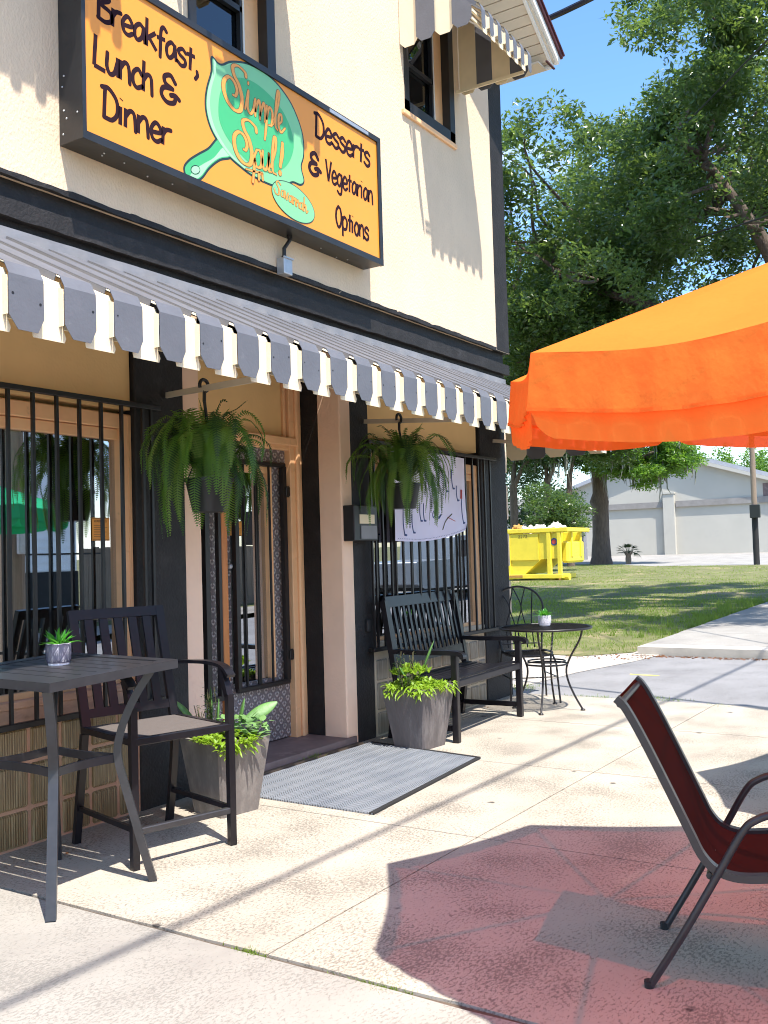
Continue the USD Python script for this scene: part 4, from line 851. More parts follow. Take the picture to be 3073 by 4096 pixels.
# right planter in front of the bench
t, xf, q, h = planter('streaked dark planter of yellow green leaves in front of the bench', (3.03, -.49), math.radians(-6), .275, .40, .445, M['planterb'])
tuft(t, None, xf, M['succ'], 'yellow_leaves', 190, .185, h - .02, (.03, .055), (.009, .014), 13, droop=.5, nl=9)
mb = MB(); rr = random.Random(15)
for k in range(120):
    side = rr.random() < .5; uu = rr.uniform(-.2, .2); p = (xf[0] @ (np.array([uu, -.205, h + rr.uniform(-.03, .03)]) if side else np.array([-.205, uu, h + rr.uniform(-.04, .03)]))) + np.array(xf[1]); b = rr.uniform(0, 6.28)
    leaf(mb, p, (math.cos(b) - (0 if side else .5), math.sin(b) - (.5 if side else 0), rr.uniform(-.9, .3)), (0, 0, 1), rr.uniform(.035, .075), .009, .3, 3, .4, blunt=.6)
obj('trailing_leaves', mb, M['succ'], t, kind='stuff')
tuft(t, None, (xf[0], (3.0, -.45, 0)), M['succ'], 'upright_leaves', 40, .11, h + .08, (.04, .07), (.007, .011), 14, el=(.4, 1.4), droop=.2)
padpart(t, (3.06, -.52, h + .12), (.36, -.22, .86), (.55, -.75, .3), .225, .10, .02)
padpart(t, (2.93, -.46, h + .06), (-.5, .1, .6), (.4, -.8, .3), .12, .06)
shrub(t, (2.90, -.42, h), .27, .07, 190, M['darkleaf'], 18); shrub(t, (3.02, -.45, h), .28, .03, 60, M['darkleaf'], 19); shrub(t, (2.85, -.5, h - .03), .12, .06, 200, M['darkleaf'], 20)
# ------------------------------------------------------------------ potted succulents
def small_pot(label, c, r, h, m_, pattern, ph, nb, seed):
    t = thing('potted_succulent', label, 'pot plant', c); rr = random.Random(seed)
    obj('pot', MB().lathe([(.001, .0), (r * .80, .0), (r * .86, h * .06), (r * .84, h * .10), (r * .96, h * .3), (r, h * .6), (r * .985, h), (r * .88, h), (r * .86, h - .012), (.001, h - .012)], c, 36), m_, t, smooth=40)
    def on(a, z):
        zz = np.clip(z / h, 0, 1); rad = np.interp(zz, [0, .1, .3, .6, 1], [r * .82, r * .845, r * .965, r * 1.0, r * .985]) + .0024
        return np.array([c[0] + rad * math.cos(a), c[1] + rad * math.sin(a), c[2] + z])
    if pattern:
        N = 7; mb = MB()
        def line(pts, w):
            for (a0, z0), (a1, z1) in zip(pts[:-1], pts[1:]):
                n = 3
                for k in range(n):
                    s0, s1 = k / n, (k + 1) / n; p = on(a0 + (a1 - a0) * s0, z0 + (z1 - z0) * s0); q = on(a0 + (a1 - a0) * s1, z0 + (z1 - z0) * s1)
                    d = q - p; d /= np.linalg.norm(d) + 1e-9; out = (p + q) / 2 - np.array([c[0], c[1], (p[2] + q[2]) / 2]); out /= np.linalg.norm(out); s = np.cross(out, d) * w
                    mb.add([p - s, p + s, q + s, q - s], [(0, 1, 2), (0, 2, 3)])
        da = 2 * math.pi / N; zl, zh = h * .14, h * .97; dz = (zh - zl) / 2
        for i in range(N):
            for j in range(3):
                a0 = i * da + (da / 2 if j % 2 else 0); z0 = zl + dz * (j) - (0 if j else 0)
                for f_, w in ((.94, .0021), (.62, .0021), (.28, .0026)):
                    P = [(a0 - da / 2 * f_, z0), (a0, z0 + dz * f_), (a0 + da / 2 * f_, z0), (a0, z0 - dz * f_)]
                    P = P + P[:1] if f_ > .9 or f_ < .2 else (P[1:] + P[:2])[: 4] + [(P[1][0] - da * .06 * f_, P[1][1] - dz * .2)]
                    P = [(a, min(max(z, zl), zh)) for a, z in P]; line(P, w)
        obj('pot_pattern', mb, M['potp'] if pattern == 1 else M['potw'], t)
    mb = MB()
    for k in range(nb):
        a = rr.uniform(0, 6.283); e = rr.uniform(.25, 1.45); L_ = ph * rr.uniform(.75, 1.15)
        leaf(mb, np.array(c) + np.array([rr.uniform(-.4, .4) * r, rr.uniform(-.4, .4) * r, h - .012]), (math.cos(a) * math.cos(e), math.sin(a) * math.cos(e), math.sin(e)), (0, 0, 1), L_, .0072, .35, 5, .25, tip=0, blunt=.75)
    obj('blades', mb, M['potleaf'], t)
# ------------------------------------------------------------------ bar table
tb = thing('bar_table', 'tall black slatted metal bar table with a patterned pot on it', 'table', (-.35, -.65, 0))
TX0, TX1, TY0, TY1 = -.682, .02, -1.042, -.275
def zt(x, y, z): return z + (.021 * (x - TX0) / .7 + .010 * (y - TY0) / .77) * z / .95
def tbox(mb, x0, x1, y0, y1, z0, z1):
    v = [(x, y, zt(x, y, z)) for x in (x0, x1) for y in (y0, y1) for z in (z0, z1)]
    return mb.add(v, [(0, 1, 3, 2), (4, 6, 7, 5), (0, 4, 5, 1), (2, 3, 7, 6), (0, 2, 6, 4), (1, 5, 7, 3)])
tp = obj('top_frame', tbox(tbox(tbox(tbox(MB(), TX0, TX1, TY0, TY0 + .062, .914, .952), TX0, TX1, TY1 - .062, TY1, .914, .952), TX0, TX0 + .062, TY0 + .062, TY1 - .062, .914, .952), TX1 - .062, TX1, TY0 + .062, TY1 - .062, .914, .952), M['bronze'], tb)
n = 7; w_ = (TX1 - TX0 - .124) / n
for k in range(n): obj('slat', tbox(MB(), TX0 + .062 + w_ * k + .004, TX0 + .062 + w_ * (k + 1) - .004, TY0 + .058, TY1 - .058, .930, .9475), M['bronze'], tb)
cx, cy = -.355, -.64
for sx in (-1, 1):
    for sy in (-1, 1):
        F = np.array([cx + sx * .275, cy + sy * .325]); dg = np.array([-sx, -sy]) * .7071
        prof = crom([(0.0, .0), (.035, .12), (.075, .27), (.118, .43), (.142, .53), (.143, .60), (.115, .70), (.062, .81), (-.008, .915)], 4)
        pts = [(F[0] + dg[0] * s, F[1] + dg[1] * s, zt(F[0], F[1], z)) for s, z in prof]
        obj('leg', MB().strip(pts, .034, .040, (dg[1], -dg[0], 0)), M['bronze'], tb)
rg = MB(); q = .105
ring = [(cx + a * (.275 - q), cy + b * (.325 - q)) for a, b in ((-1, -1), (1, -1), (1, 1), (-1, 1))]
for k in range(4):
    a, b = np.array(ring[k]), np.array(ring[(k + 1) % 4]); mid = (a + b) / 2; mid = mid + (np.array([cx, cy]) - mid) * .12; p = crom([(*a, .552), (*(a * .7 + b * .3 + (mid - (a + b) / 2) * .8), .552), (*mid, .552), (*(a * .3 + b * .7 + (mid - (a + b) / 2) * .8), .552), (*b, .552)], 4)
    rg.strip(p, .012, .036, (0, 0, 1))
obj('foot_ring', rg, M['bronze'], tb)
small_pot('white pot with a dark geometric pattern and green blades on the bar table', (-.273, -.585, .9625), .055, .098, M['potw'], 1, .105, 46, 4)

# ------------------------------------------------------------------ bar chair
bc = thing('bar_chair', 'tall black metal bar chair with a slatted back beside the bar table', 'chair', (.315, -.56, 0))
U_ = np.array([.966, -.258, 0]); V_ = np.array([.258, .966, 0]); B0 = np.array([.315, -.56, 0])
def cp(u, v, z): return B0 + U_ * u + V_ * v + np.array([0, 0, z])
xf = (np.stack([U_, V_, [0, 0, 1]], 1), B0)
for s in (-1, 1):
    obj('leg', MB().strip([cp(s * .265, -.30, 0), cp(s * .265, -.30, .745)], .034, .034, V_).strip([cp(s * .265, -.295, .735), cp(s * .265, -.27, .80), cp(s * .265, -.235, .865)], .034, .034, V_), M['ironchair'], bc)
    obj('leg', MB().strip(crom([cp(s * .265, .32, 0), cp(s * .265, .285, .18), cp(s * .262, .245, .40), cp(s * .258, .225, .56)], 5), .03, .036, U_), M['ironchair'], bc)
    obj('armrest', MB().strip(crom([cp(s * .262, .265, .868), cp(s * .268, .10, .884), cp(s * .27, -.12, .892), cp(s * .27, -.25, .878), cp(s * .27, -.315, .835)], 5), .046, .017, (0, 0, 1)), M['ironchair'], bc)
    obj('side_rail', MB(xf).box(s * .262 - .014, s * .262 + .014, -.29, .23, .568, .598), M['ironchair'], bc); obj('stretcher', MB(xf).box(s * .265 - .009, s * .265 + .009, -.29, .30, .17, .195), M['ironchair'], bc)
def bk(u, z): return cp(u, .215 + .155 * (z - .56) / .61, z)
bnrm = np.cross(U_, bk(0, 1.17) - bk(0, .56)); bnrm /= np.linalg.norm(bnrm)
def bslat(u, w, z0, z1, th=.014): return MB().strip([bk(u, z0), bk(u, z1)], w, th, bnrm)
br = obj('backrest', MB().strip([bk(-.25, .56), bk(-.25, 1.172)], .046, .026, bnrm).strip([bk(.25, .56), bk(.25, 1.172)], .046, .026, bnrm).strip([bk(-.272, 1.15), bk(.272, 1.15)], .052, .024, bnrm).strip([bk(-.23, .655), bk(.23, .655)], .045, .02, bnrm), M['ironchair'], bc)
for k in range(5): obj('slat', bslat(-.25 + .5 * (k + 1) / 6, .046, .66, 1.135), M['ironchair'], br)
obj('seat', MB(xf).box(-.25, .25, -.285, .22, .583, .594, ch=.004), M['seatmesh'], bc)
obj('seat_frame', MB(xf).box(-.265, .265, -.318, -.287, .566, .602, ch=.004), M['ironchair'], bc); obj('seat_frame', MB(xf).box(-.25, .25, .215, .24, .56, .592), M['ironchair'], bc)
obj('foot_rail', MB(xf).box(-.25, .25, -.318, -.286, .158, .188, ch=.004), M['bronze'], bc)

# ------------------------------------------------------------------ bench
bn_ = thing('park_bench', 'black metal park bench with a slatted back under the right window', 'bench', (3.87, -.38, 0))
ca, sa = math.cos(.05), math.sin(.05); BU = np.array([ca, sa, 0]); BV = np.array([-sa, ca, 0]); BO = np.array([3.868, -.655, 0])
def bp_(u, v, z): return BO + BU * u + BV * v + np.array([0, 0, z])
xf = (np.stack([BU, BV, [0, 0, 1]], 1), BO)
for s in (-1, 1):
    u = s * .622
    obj('leg', MB(xf).box(u - .025, u + .025, -.025, .025, 0, .655, ch=.005), M['ironchair'], bn_)
    obj('leg', MB().strip([bp_(u, .56, 0), bp_(u, .50, .43), bp_(u - .0, .60, 1.06)], .046, .05, BU), M['ironchair'], bn_)
    a = MB(); P_ = crom([(.52, .668), (.3, .664), (.10, .668), (-.02, .666), (-.065, .652), (-.072, .625)], 4); a.strip([bp_(u, v, z) for v, z in P_], .062, .034, (0, 0, 1)); obj('armrest', a, M['ironchair'], bn_)
    obj('stretcher', MB(xf).box(u - .012, u + .012, .02, .55, .085, .125), M['ironchair'], bn_)
obj('stretcher', MB(xf).box(-.60, .60, .535, .56, .09, .125), M['ironchair'], bn_)
obj('apron', MB(xf).box(-.60, .60, -.022, .012, .405, .462, ch=.008), M['ironchair'], bn_)
for k in range(9):
    v0 = .014 + .052 * k; z = .472 - .022 * math.sin(math.pi * k / 8) - .012 * k / 8
    obj('seat_slat', MB(xf).box(-.60, .60, v0, v0 + .044, z - .012, z + .006, ch=.004), M['ironchair'], bn_)
def bb(u, z): return bp_(u, .495 + .115 * (z - .45) / .62, z)
bnrm = np.cross(BU, bb(0, 1) - bb(0, .5)); bnrm /= np.linalg.norm(bnrm)
bbk = obj('backrest', MB().strip([bb(-.605, 1.045), bb(.605, 1.045)], .085, .026, bnrm).strip([bb(-.6, .585), bb(.6, .585)], .07, .022, bnrm), M['ironchair'], bn_)
for k in range(15): obj('slat', MB().strip([bb(-.56 + 1.12 * k / 14, .60), bb(-.56 + 1.12 * k / 14, 1.01)], .034, .013, bnrm), M['ironchair'], bbk)

# ------------------------------------------------------------------ bistro table and chair
bt = thing('bistro_table', 'round black wire mesh bistro table at the far end of the bench', 'table', (4.91, -.70, 0)); TC = np.array([4.93, -.69])
ang = np.linspace(0, 2 * np.pi, 49)[:-1]
mb = MB(); rt = .405
mb.tube([(TC[0] + rt * math.cos(a), TC[1] + rt * math.sin(a), .728) for a in ang], .011, 8, closed=True)
obj('rim', mb, M['iron'], bt, smooth=50)
mb = MB()
for k in range(-15, 16):
    o = k * .0262; l = math.sqrt(max(rt ** 2 - o ** 2, 0))
    if l > .03: mb.box(TC[0] - l, TC[0] + l, TC[1] + o - .0035, TC[1] + o + .0035, .7255, .7295); mb.box(TC[0] + o - .0035, TC[0] + o + .0035, TC[1] - l, TC[1] + l, .7296, .7335)
obj('mesh_top', mb, M['iron'], bt)
for k in range(4):
    a = math.radians(252 + 90 * k - 60); d = np.array([math.cos(a), math.sin(a)])
    pr = crom([(.33, .725), (.30, .62), (.215, .47), (.175, .36), (.19, .25), (.245, .12), (.305, .012)], 5)
    g = obj('leg', MB().tube([(TC[0] + d[0] * r_, TC[1] + d[1] * r_, z) for r_, z in pr], .0095, 8), M['iron'], bt)
    obj('foot', MB().lathe([(.001, 0), (.022, 0), (.022, .008), (.012, .018), (.001, .018)], (TC[0] + d[0] * .308, TC[1] + d[1] * .308, 0), 14), M['iron'], g)
obj('ring', MB().tube([(TC[0] + .183 * math.cos(a), TC[1] + .183 * math.sin(a), .405) for a in ang], .008, 8, closed=True), M['iron'], bt); obj('ring', MB().tube([(TC[0] + .165 * math.cos(a), TC[1] + .165 * math.sin(a), .43) for a in ang], .007, 8, closed=True), M['iron'], bt)
small_pot('grey textured pot with bright green blades on the round bistro table', (5.02, -.645, .735), .058, .095, M['potg'], 2, .10, 44, 9)
bcx = thing('bistro_chair', 'black wrought iron chair with an arched back against the corner pier', 'chair', (5.36, -.30, 0))
CU = np.array([.64, -.768, 0]); CV = np.array([.768, .64, 0]); CO = np.array([5.35, -.31, 0])
def cq(u, v, z): return CO + CU * u + CV * v + np.array([0, 0, z])
for s in (-1, 1):
    obj('leg', MB().tube(crom([cq(s * .245, .25, 0), cq(s * .225, .20, .22), cq(s * .20, .185, .45)], 5), .0095, 8), M['iron'], bcx)
    obj('leg', MB().tube(crom([cq(s * .235, -.25, 0), cq(s * .225, -.225, .2), cq(s * .215, -.215, .36), cq(s * .19, -.19, .445)], 5), .0095, 8), M['iron'], bcx)
hoop = crom([cq(-.195, .19, .44), cq(-.215, .225, .62), cq(-.245, .26, .80), cq(-.235, .285, .93), cq(-.15, .30, 1.03), cq(0, .305, 1.068), cq(.15, .30, 1.03), cq(.235, .285, .93), cq(.245, .26, .80), cq(.215, .225, .62), cq(.195, .19, .44)], 6)
bh = obj('back_hoop', MB().tube(hoop, .0105, 8), M['iron'], bcx)
def hz(v): return v
for pts in ([(-.13, .20, .48), (-.13, .245, .70), (-.085, .28, .86), (-.16, .296, 1.015)], [(-.06, .20, .48), (-.05, .245, .70), (-.085, .28, .86), (-.045, .302, 1.055)], [(-.01, .20, .48), (-.02, .245, .70), (.03, .28, .87), (-.04, .302, 1.055)],
            [(.06, .20, .48), (.055, .245, .70), (.03, .28, .87), (.075, .30, 1.05)], [(.13, .20, .48), (.12, .245, .70), (.135, .28, .88), (.15, .296, 1.025)]):
    obj('back_wire', MB().tube(crom([cq(*p) for p in pts], 6), .0065, 6), M['iron'], bh)
obj('back_wire', MB().tube([cq(-.2, .205, .52), cq(.2, .205, .52)], .0065, 6), M['iron'], bh)
sq = [cq(.22 * np.sign(math.cos(a)) * abs(math.cos(a)) ** .6, .205 * np.sign(math.sin(a)) * abs(math.sin(a)) ** .6 - .005, .447 + .010 * abs(math.cos(a)) - .012 * (math.sin(a) < -.5)) for a in np.linspace(0, 2 * np.pi, 41)[:-1]]
st_ = obj('seat_rim', MB().tube(sq, .011, 8, closed=True), M['iron'], bcx)
mb = MB()
for k in range(-9, 10):
    o = k * .0225; mb.beam(cq(-.205, o, .444 - .012 * (1 - (o / .2) ** 2)), cq(.205, o, .444 - .012 * (1 - (o / .2) ** 2)), .005, .004); mb.beam(cq(o, -.2, .4405), cq(o, .19, .4405), .005, .003)
obj('seat_mesh', mb, M['iron'], st_)
obj('brace', MB().tube([cq(-.225, -.22, .24), cq(.225, -.22, .24)], .006, 6).tube([cq(-.225, -.22, .24), cq(-.222, .2, .24)], .006, 6).tube([cq(.225, -.22, .24), cq(.222, .2, .24)], .006, 6), M['iron'], bcx)

# ------------------------------------------------------------------ sling chair (right foreground)
sc = thing('sling_chair', 'dark red brown sling patio chair under the orange umbrella', 'chair', (.19, -3.15, 0))
FD = np.array([.2017, -.9794, 0]); LD = np.array([.9794, .2017, 0]); N0 = np.array([-.063, -3.201, 0])
def sp_(lat, s, z): return N0 + LD * lat + FD * s + np.array([0, 0, z])
WD = .516
prof = crom([(-.070, .925), (-.048, .905), (-.022, .862), (.022, .775), (.085, .640), (.148, .502), (.180, .436), (.222, .394), (.285, .376), (.375, .382), (.50, .400), (.60, .412), (.645, .405)], 5)
def pn(i):
    a, b = prof[max(i - 1, 0)], prof[min(i + 1, len(prof) - 1)]; d = np.array(b) - a; d /= np.linalg.norm(d); return np.array([d[1], -d[0]])
n = len(prof); P = np.zeros((n, 9, 3))
for i in range(n):
    for j, l in enumerate(np.linspace(.012, WD - .012, 9)):
        sag = .020 * math.sin(math.pi * j / 8); q = np.array(prof[i]) - pn(i) * 0 + np.array([-1, -1]) * 0
        nn_ = pn(i); P[i, j] = sp_(l, prof[i][0] + nn_[0] * sag, prof[i][1] + nn_[1] * sag)
obj('sling', MB().grid(P).grid(P[::-1] + np.array([0, 0, -.0016])), M['sling'], sc, smooth=True)
for l in (0.0, WD): 
    fr = MB(); fr.strip([sp_(l, s, z) for s, z in prof], .024, .034, LD); obj('side_rail', fr, M['bronze'], sc)
for l in (-.018, WD + .018):
    pts = crom([sp_(l + (.018 if l < 0 else -.018), 0, .0), sp_(l, .11, .182), sp_(l, .228, .388), sp_(l, .302, .519), sp_(l, .345, .562), sp_(l, .42, .588), sp_(l, .56, .592), sp_(l, .64, .565), sp_(l, .672, .50), sp_(l, .685, .38), sp_(l, .70, .0)], 6)
    lg = obj('leg', MB().tube(pts, .0125, 10), M['bronze'], sc, smooth=50)
    for e in (pts[0], pts[-1]): obj('rubber_foot', MB().tube([e, e + (pts[1] - pts[0] if e is pts[0] else pts[-2] - pts[-1]) * .35], .016, 10), M['rubber'], lg)
for s_, z_ in ((.20, .372), (.60, .390), (-.06, .905)): obj('cross_bar', MB().tube([sp_(0, s_, z_), sp_(WD, s_, z_)], .011, 8), M['bronze'], sc)

# ------------------------------------------------------------------ umbrellas
def umbrella(name, label, c, Rr, a0, zrim, tilt, apex, m_, seed, hang=.2, flap=.085, vert=None):
    t = thing('patio_umbrella', label, 'umbrella', (c[0], c[1], 0)); rr = random.Random(seed); N = 8
    vert = vert or [np.array([c[0] + Rr * math.cos(a0 + k * 2 * math.pi / N), c[1] + Rr * math.sin(a0 + k * 2 * math.pi / N)]) for k in range(N)]
    def zr(p): return zrim + tilt[0] * (p[0] - c[0]) + tilt[1] * (p[1] - c[1])
    ap = np.array([c[0], c[1], apex]); m = 36
    for k in range(N):
        A, B = vert[k], vert[(k + 1) % N]; G_ = np.zeros((10, m + 1, 3)); H_ = np.zeros((9, m + 1, 3)); K_ = np.zeros((5, m + 1, 3))
        for j in range(m + 1):
            u = j / m; e = A + (B - A) * u; inw = (np.array(c[:2]) - e); inw /= np.linalg.norm(inw); dip = .012 * math.sin(math.pi * u)
            rim = np.array([*(e + inw * dip * 1.5), zr(e) - dip])
            for i in range(10):
                f = i / 9; p = ap + (rim - ap) * f; p[2] -= (.03 * math.sin(math.pi * f) + .02 * math.sin(math.pi * u) * f) * math.sin(math.pi * u) ** .3 + .010 * (meshkit.fbm(np.array([u * 5 * f, f * 4, k * 2.7 + seed]), 3) - .5) * f * (1 - f) * 3; G_[i, j] = p
            out_ = -inw
            for i in range(9):
                f = i / 8; w = (.007 * math.sin(u * 39 + k * 2.1 + 1.5 * f) * f + .022 * (meshkit.fbm(np.array([u * 13, f * 1.4, k * 3.3 + seed]), 3) - .5) * math.sin(math.pi * min(f * .85 + .05, 1))) * math.sin(math.pi * u) ** .4
                H_[i, j] = G_[9, j] + np.array([*(out_ * (.018 * f + w)), -hang * f * (1 - .03 * math.sin(math.pi * u))])
            sc_ = min(1, math.sin(math.pi * min(max(u, .0), 1)) * 4.5) ** .55
            for i in range(5):
                f = i / 4; K_[i, j] = H_[8, j] + np.array([*(inw * .012 * (1 if f else .4)), -flap * f * max(sc_, .02)])
        hem = MB(); hem.strip(H_[8] + np.array([0, 0, .004]), .004, .010, (0, 0, 1))
        cn = obj('canopy_panel', MB().grid(G_), m_, t, smooth=True)
        obj('skirt', MB().grid(H_), m_, cn, smooth=True); obj('hem', hem, m_, cn); obj('scalloped_flap', MB().grid(K_), m_, cn, smooth=True)
        p = vert[k]; obj('rib', MB().beam((c[0], c[1], apex - .1), (p[0] * .985 + c[0] * .015, p[1] * .985 + c[1] * .015, zr(p) - .03), .012, .018), M['bronze'], t)
    obj('pole', MB().tube([(c[0], c[1], .06), (c[0], c[1], apex + .02)], .024, 14), M['bronze'], t)
    obj('base', MB().lathe([(.001, 0), (.25, 0), (.25, .03), (.06, .07), (.035, .20), (.001, .2)], (c[0], c[1], 0), 28), M['bronze'], t, smooth=40)
umbrella('patio_umbrella', 'large orange patio umbrella with a scalloped edge over the sling chair', (.12, -3.83), 1.30, math.radians(3), 1.995, (.071, .056), 2.375, M['orange'], 1, hang=.165, flap=.075,
         vert=[np.array(q) for q in ((1.44, -3.85), (1.02, -3.02), (.15, -2.685), (-.68, -3.14), (-1.08, -4.0), (-.78, -4.84), (.12, -5.16), (1.05, -4.74))])
umbrella('patio_umbrella', 'green patio umbrella mirrored in the left shop window', (2.65, -4.50), 1.1, math.radians(3), 2.0, (0, 0), 2.38, M['green'], 2, hang=.14, flap=.07)
# ------------------------------------------------------------------ cables and street pole
def sagline(p, q, sag, n=24):
    p, q = np.array(p, float), np.array(q, float); t = np.linspace(0, 1, n)[:, None]
    return p + (q - p) * t - np.array([0, 0, 1]) * sag * 4 * t * (1 - t)
up = thing('utility_pole', 'brown wooden street pole mirrored in the left shop window', 'utility pole', (4.12, -5.6, 0))
obj('post', MB().tube([(4.12, -5.6, -.2), (4.13, -5.6, 4), (4.15, -5.6, 7.7)], [.15, .135, .115], 14), M['wood_pole'], up, smooth=50)
obj('meter_box', MB().box(4.05, 4.19, -5.42, -5.36, 1.55, 1.85, ch=.01), M['metalbox'], up)
c1 = obj('overhead_cable', MB().tube(sagline((5.95, -.48, 6.83), (4.15, -5.6, 7.5), .34), .030, 8), M['iron'], label='thick black service cable running from the roof corner to the street', cat='cable')
obj('overhead_cable', MB().tube(sagline((-14, -4.62, 7.3), (48, -4.62, 7.0), .25, 40), .022, 6), M['iron'], label='thick cable strung along the street, seen as a shadow on the pavement', cat='cable')
obj('overhead_cable', MB().tube(sagline((36, 14.5, 13.6), (9.0, -3.0, 8.2), .5), .014, 5), M['iron'], label='thin upper wire crossing in front of the oak', cat='cable')
obj('overhead_cable', MB().tube(sagline((24.0, 8.4, 9.8), (8.6, -4.4, 5.6), .3), .017, 5), M['iron'], label='lower dark wire crossing in front of the oak', cat='cable')

# ------------------------------------------------------------------ white house and fence across the street (seen in the shop windows)
hs = thing('white_house', 'white boarded house across the street mirrored in the left shop window', 'house', (7, -14, 0))
obj('wall', MB().box(-6, 12.0, -20, -14.0, 1.25, 7.2), M['housewhite'], hs)
mb = MB()
for k in range(34): mb.box(-6, 12.0, -13.998, -13.985, 1.27 + .175 * k, 1.27 + .175 * k + .16)
obj('siding', mb, M['housewhite'], hs, kind='stuff')
obj('foundation', MB().box(-6, 12.02, -20, -13.95, -.1, 1.25), M['rubber'], hs)
for x0, x1, z0, z1 in ((9.5, 10.36, 3.6, 5.0), (10.98, 11.35, 4.0, 4.9), (9.9, 10.46, 1.75, 2.75), (6.5, 7.4, 3.6, 5.0), (6.5, 7.3, 1.75, 2.75)):
    w = obj('window', MB().box(x0, x1, -13.99, -13.95, z0, z1), M['darkglass'], hs); obj('frame', MB().box(x0 - .06, x0, -13.99, -13.93, z0, z1).box(x1, x1 + .06, -13.99, -13.93, z0, z1).box(x0 - .06, x1 + .06, -13.99, -13.93, z1, z1 + .08), M['housewhite'], w)
obj('roof', MB().add([(-6.5, -13.4, 7.15), (12.5, -13.4, 7.15), (12.5, -17, 9), (-6.5, -17, 9), (12.5, -20.6, 7.15), (-6.5, -20.6, 7.15)], [(0, 1, 2, 3), (3, 2, 4, 5)]), M['roofgrey'], hs)
fc = thing('board_fence', 'weathered grey board fence beside the white house', 'fence', (14, -13.9, 0))
for k in range(60): obj('board', MB().box(12.1 + .17 * k, 12.26 + .17 * k, -13.93, -13.90, -.05, 1.78 + R.uniform(-.02, .02)), M['wood_pole'], fc)
obj('railing', MB().box(6, 12, -13.2, -13.16, 1.62, 1.66), M['iron'], hs)
tk = thing('pickup_truck', 'grey pickup truck parked across the street, mirrored in the right shop window', 'truck', (22.2, -10.2, 0))
side = Polygon([(19.6, .62), (19.6, 1.15), (21.7, 1.2), (21.8, 1.85), (23.2, 1.9), (23.9, 1.25), (25.2, 1.12), (25.3, .6), (24.9, .5), (20, .5)]).buffer(.05)
obj('body', MB().poly(side, 1.85, ((0, -9.3, 0), (1, 0, 0), (0, 0, 1))), M['truck'], tk)
obj('side_window', MB().poly(Polygon([(21.95, 1.3), (22.0, 1.78), (23.1, 1.8), (23.65, 1.3)]), .01, ((0, -9.295, 0), (1, 0, 0), (0, 0, 1))), M['darkglass'], tk)
obj('sill', MB().box(19.9, 25.1, -11.1, -9.32, .38, .56, ch=.03), M['rubber'], tk)
for xx in (20.6, 24.2):
    for yy in (-9.55, -11.05):
        w = obj('wheel', MB().tm(trimesh.creation.cylinder(.38, .26, 28).apply_transform(trimesh.transformations.rotation_matrix(math.pi / 2, (1, 0, 0))).apply_translation((xx, yy, .30))), M['rubber'], tk); obj('rim', MB().tm(trimesh.creation.cylinder(.22, .275, 20).apply_transform(trimesh.transformations.rotation_matrix(math.pi / 2, (1, 0, 0))).apply_translation((xx, yy, .30))), M['metalbox'], w)

# ------------------------------------------------------------------ dumpster
dz = .30
dp = thing('dumpster', 'large yellow open top rubbish dumpster standing on the grass', 'dumpster', (31.2, 11.1, dz))
X0, X1 = 30.75, 32.9
sec = Polygon([(12.12, .16), (12.12, 1.86), (10.02, 1.86), (10.02, .80), (10.75, .78), (11.40, .18)])
mb = MB(); mb.poly(Polygon([(0, 0), (1, 0), (1, 1)]).buffer(0), .001, ((X0, 11, -5), (0, 1, 0), (0, 0, 1))); 
body = MB()
def yz(pts, xa, xb, m_):
    V = [(xa, y, z + dz) for y, z in pts] + [(xb, y, z + dz) for y, z in pts]; n = len(pts)
    m_.add(V, [(i, (i + 1) % n, n + (i + 1) % n, n + i) for i in range(n) if i != 1]); t = trimesh.creation.triangulate_polygon(Polygon(pts), engine='earcut')
    m_.add([(xa, y, z + dz) for y, z in t[0]], t[1]); m_.add([(xb, y, z + dz) for y, z in t[0]], t[1][:, ::-1])
yz([(12.12, .22), (12.12, 1.76), (10.06, 1.76), (10.06, .80), (10.72, .78), (11.42, .22)], X0, X1, body)
obj('body', body, M['yellow'], dp)
obj('front_panel', MB().box(X0 - .05, X0 - .006, 10.80, 11.98, dz + .24 + .52, dz + 1.74), M['yellow'], dp)
obj('rim', MB().box(X0 - .09, X1 + .05, 12.08, 12.22, dz + 1.78, dz + 1.95, ch=.02).box(X0 - .09, X0 + .09, 9.60, 12.08, dz + 1.78, dz + 1.94, ch=.02).box(X0 + .09, X1 + .05, 9.62, 9.78, dz + 1.78, dz + 1.93, ch=.02), M['yellow'], dp)
for y0, y1 in ((10.30, 10.46), (9.90, 10.04), (11.97, 12.10)): obj('post', MB().box(X0 - .08, X0 + .05, y0, y1, dz + .12, dz + 1.78, ch=.012), M['yellow'], dp)
for k in range(2): obj('side_rib', MB().box(X0 + .6 + .9 * k, X0 + .72 + .9 * k, 9.72, 10.06, dz + .85, dz + 1.78, ch=.012), M['yellow'], dp)
obj('side_pocket', MB().box(X0 + .3, X1 - .2, 9.76, 10.06, dz + .62, dz + 1.45, ch=.08), M['yellow'], dp)
obj('base_rail', MB().box(X0 - .12, X0 + .12, 9.85, 12.25, dz + .06, dz + .22, ch=.02), M['yellow'], dp); obj('base_rail', MB().box(X0, X1, 10.22, 10.42, dz + .02, dz + .2, ch=.02), M['yellow'], dp); obj('base_rail', MB().box(X0, X1, 11.9, 12.1, dz + .02, dz + .2, ch=.02), M['yellow'], dp)
obj('rusty_plate', MB().box(X0 - .128, X0 - .121, 11.45, 12.2, dz + .10, dz + .2), M['rust'], dp)
for yy in (9.86, 10.26): obj('roller', MB().tm(trimesh.creation.cylinder(.13, .30, 20).apply_transform(trimesh.transformations.rotation_matrix(math.pi / 2, (1, 0, 0))).apply_translation((X0 + .25, yy, dz + .10))), M['rust'] if yy > 10 else M['yellow'], dp)
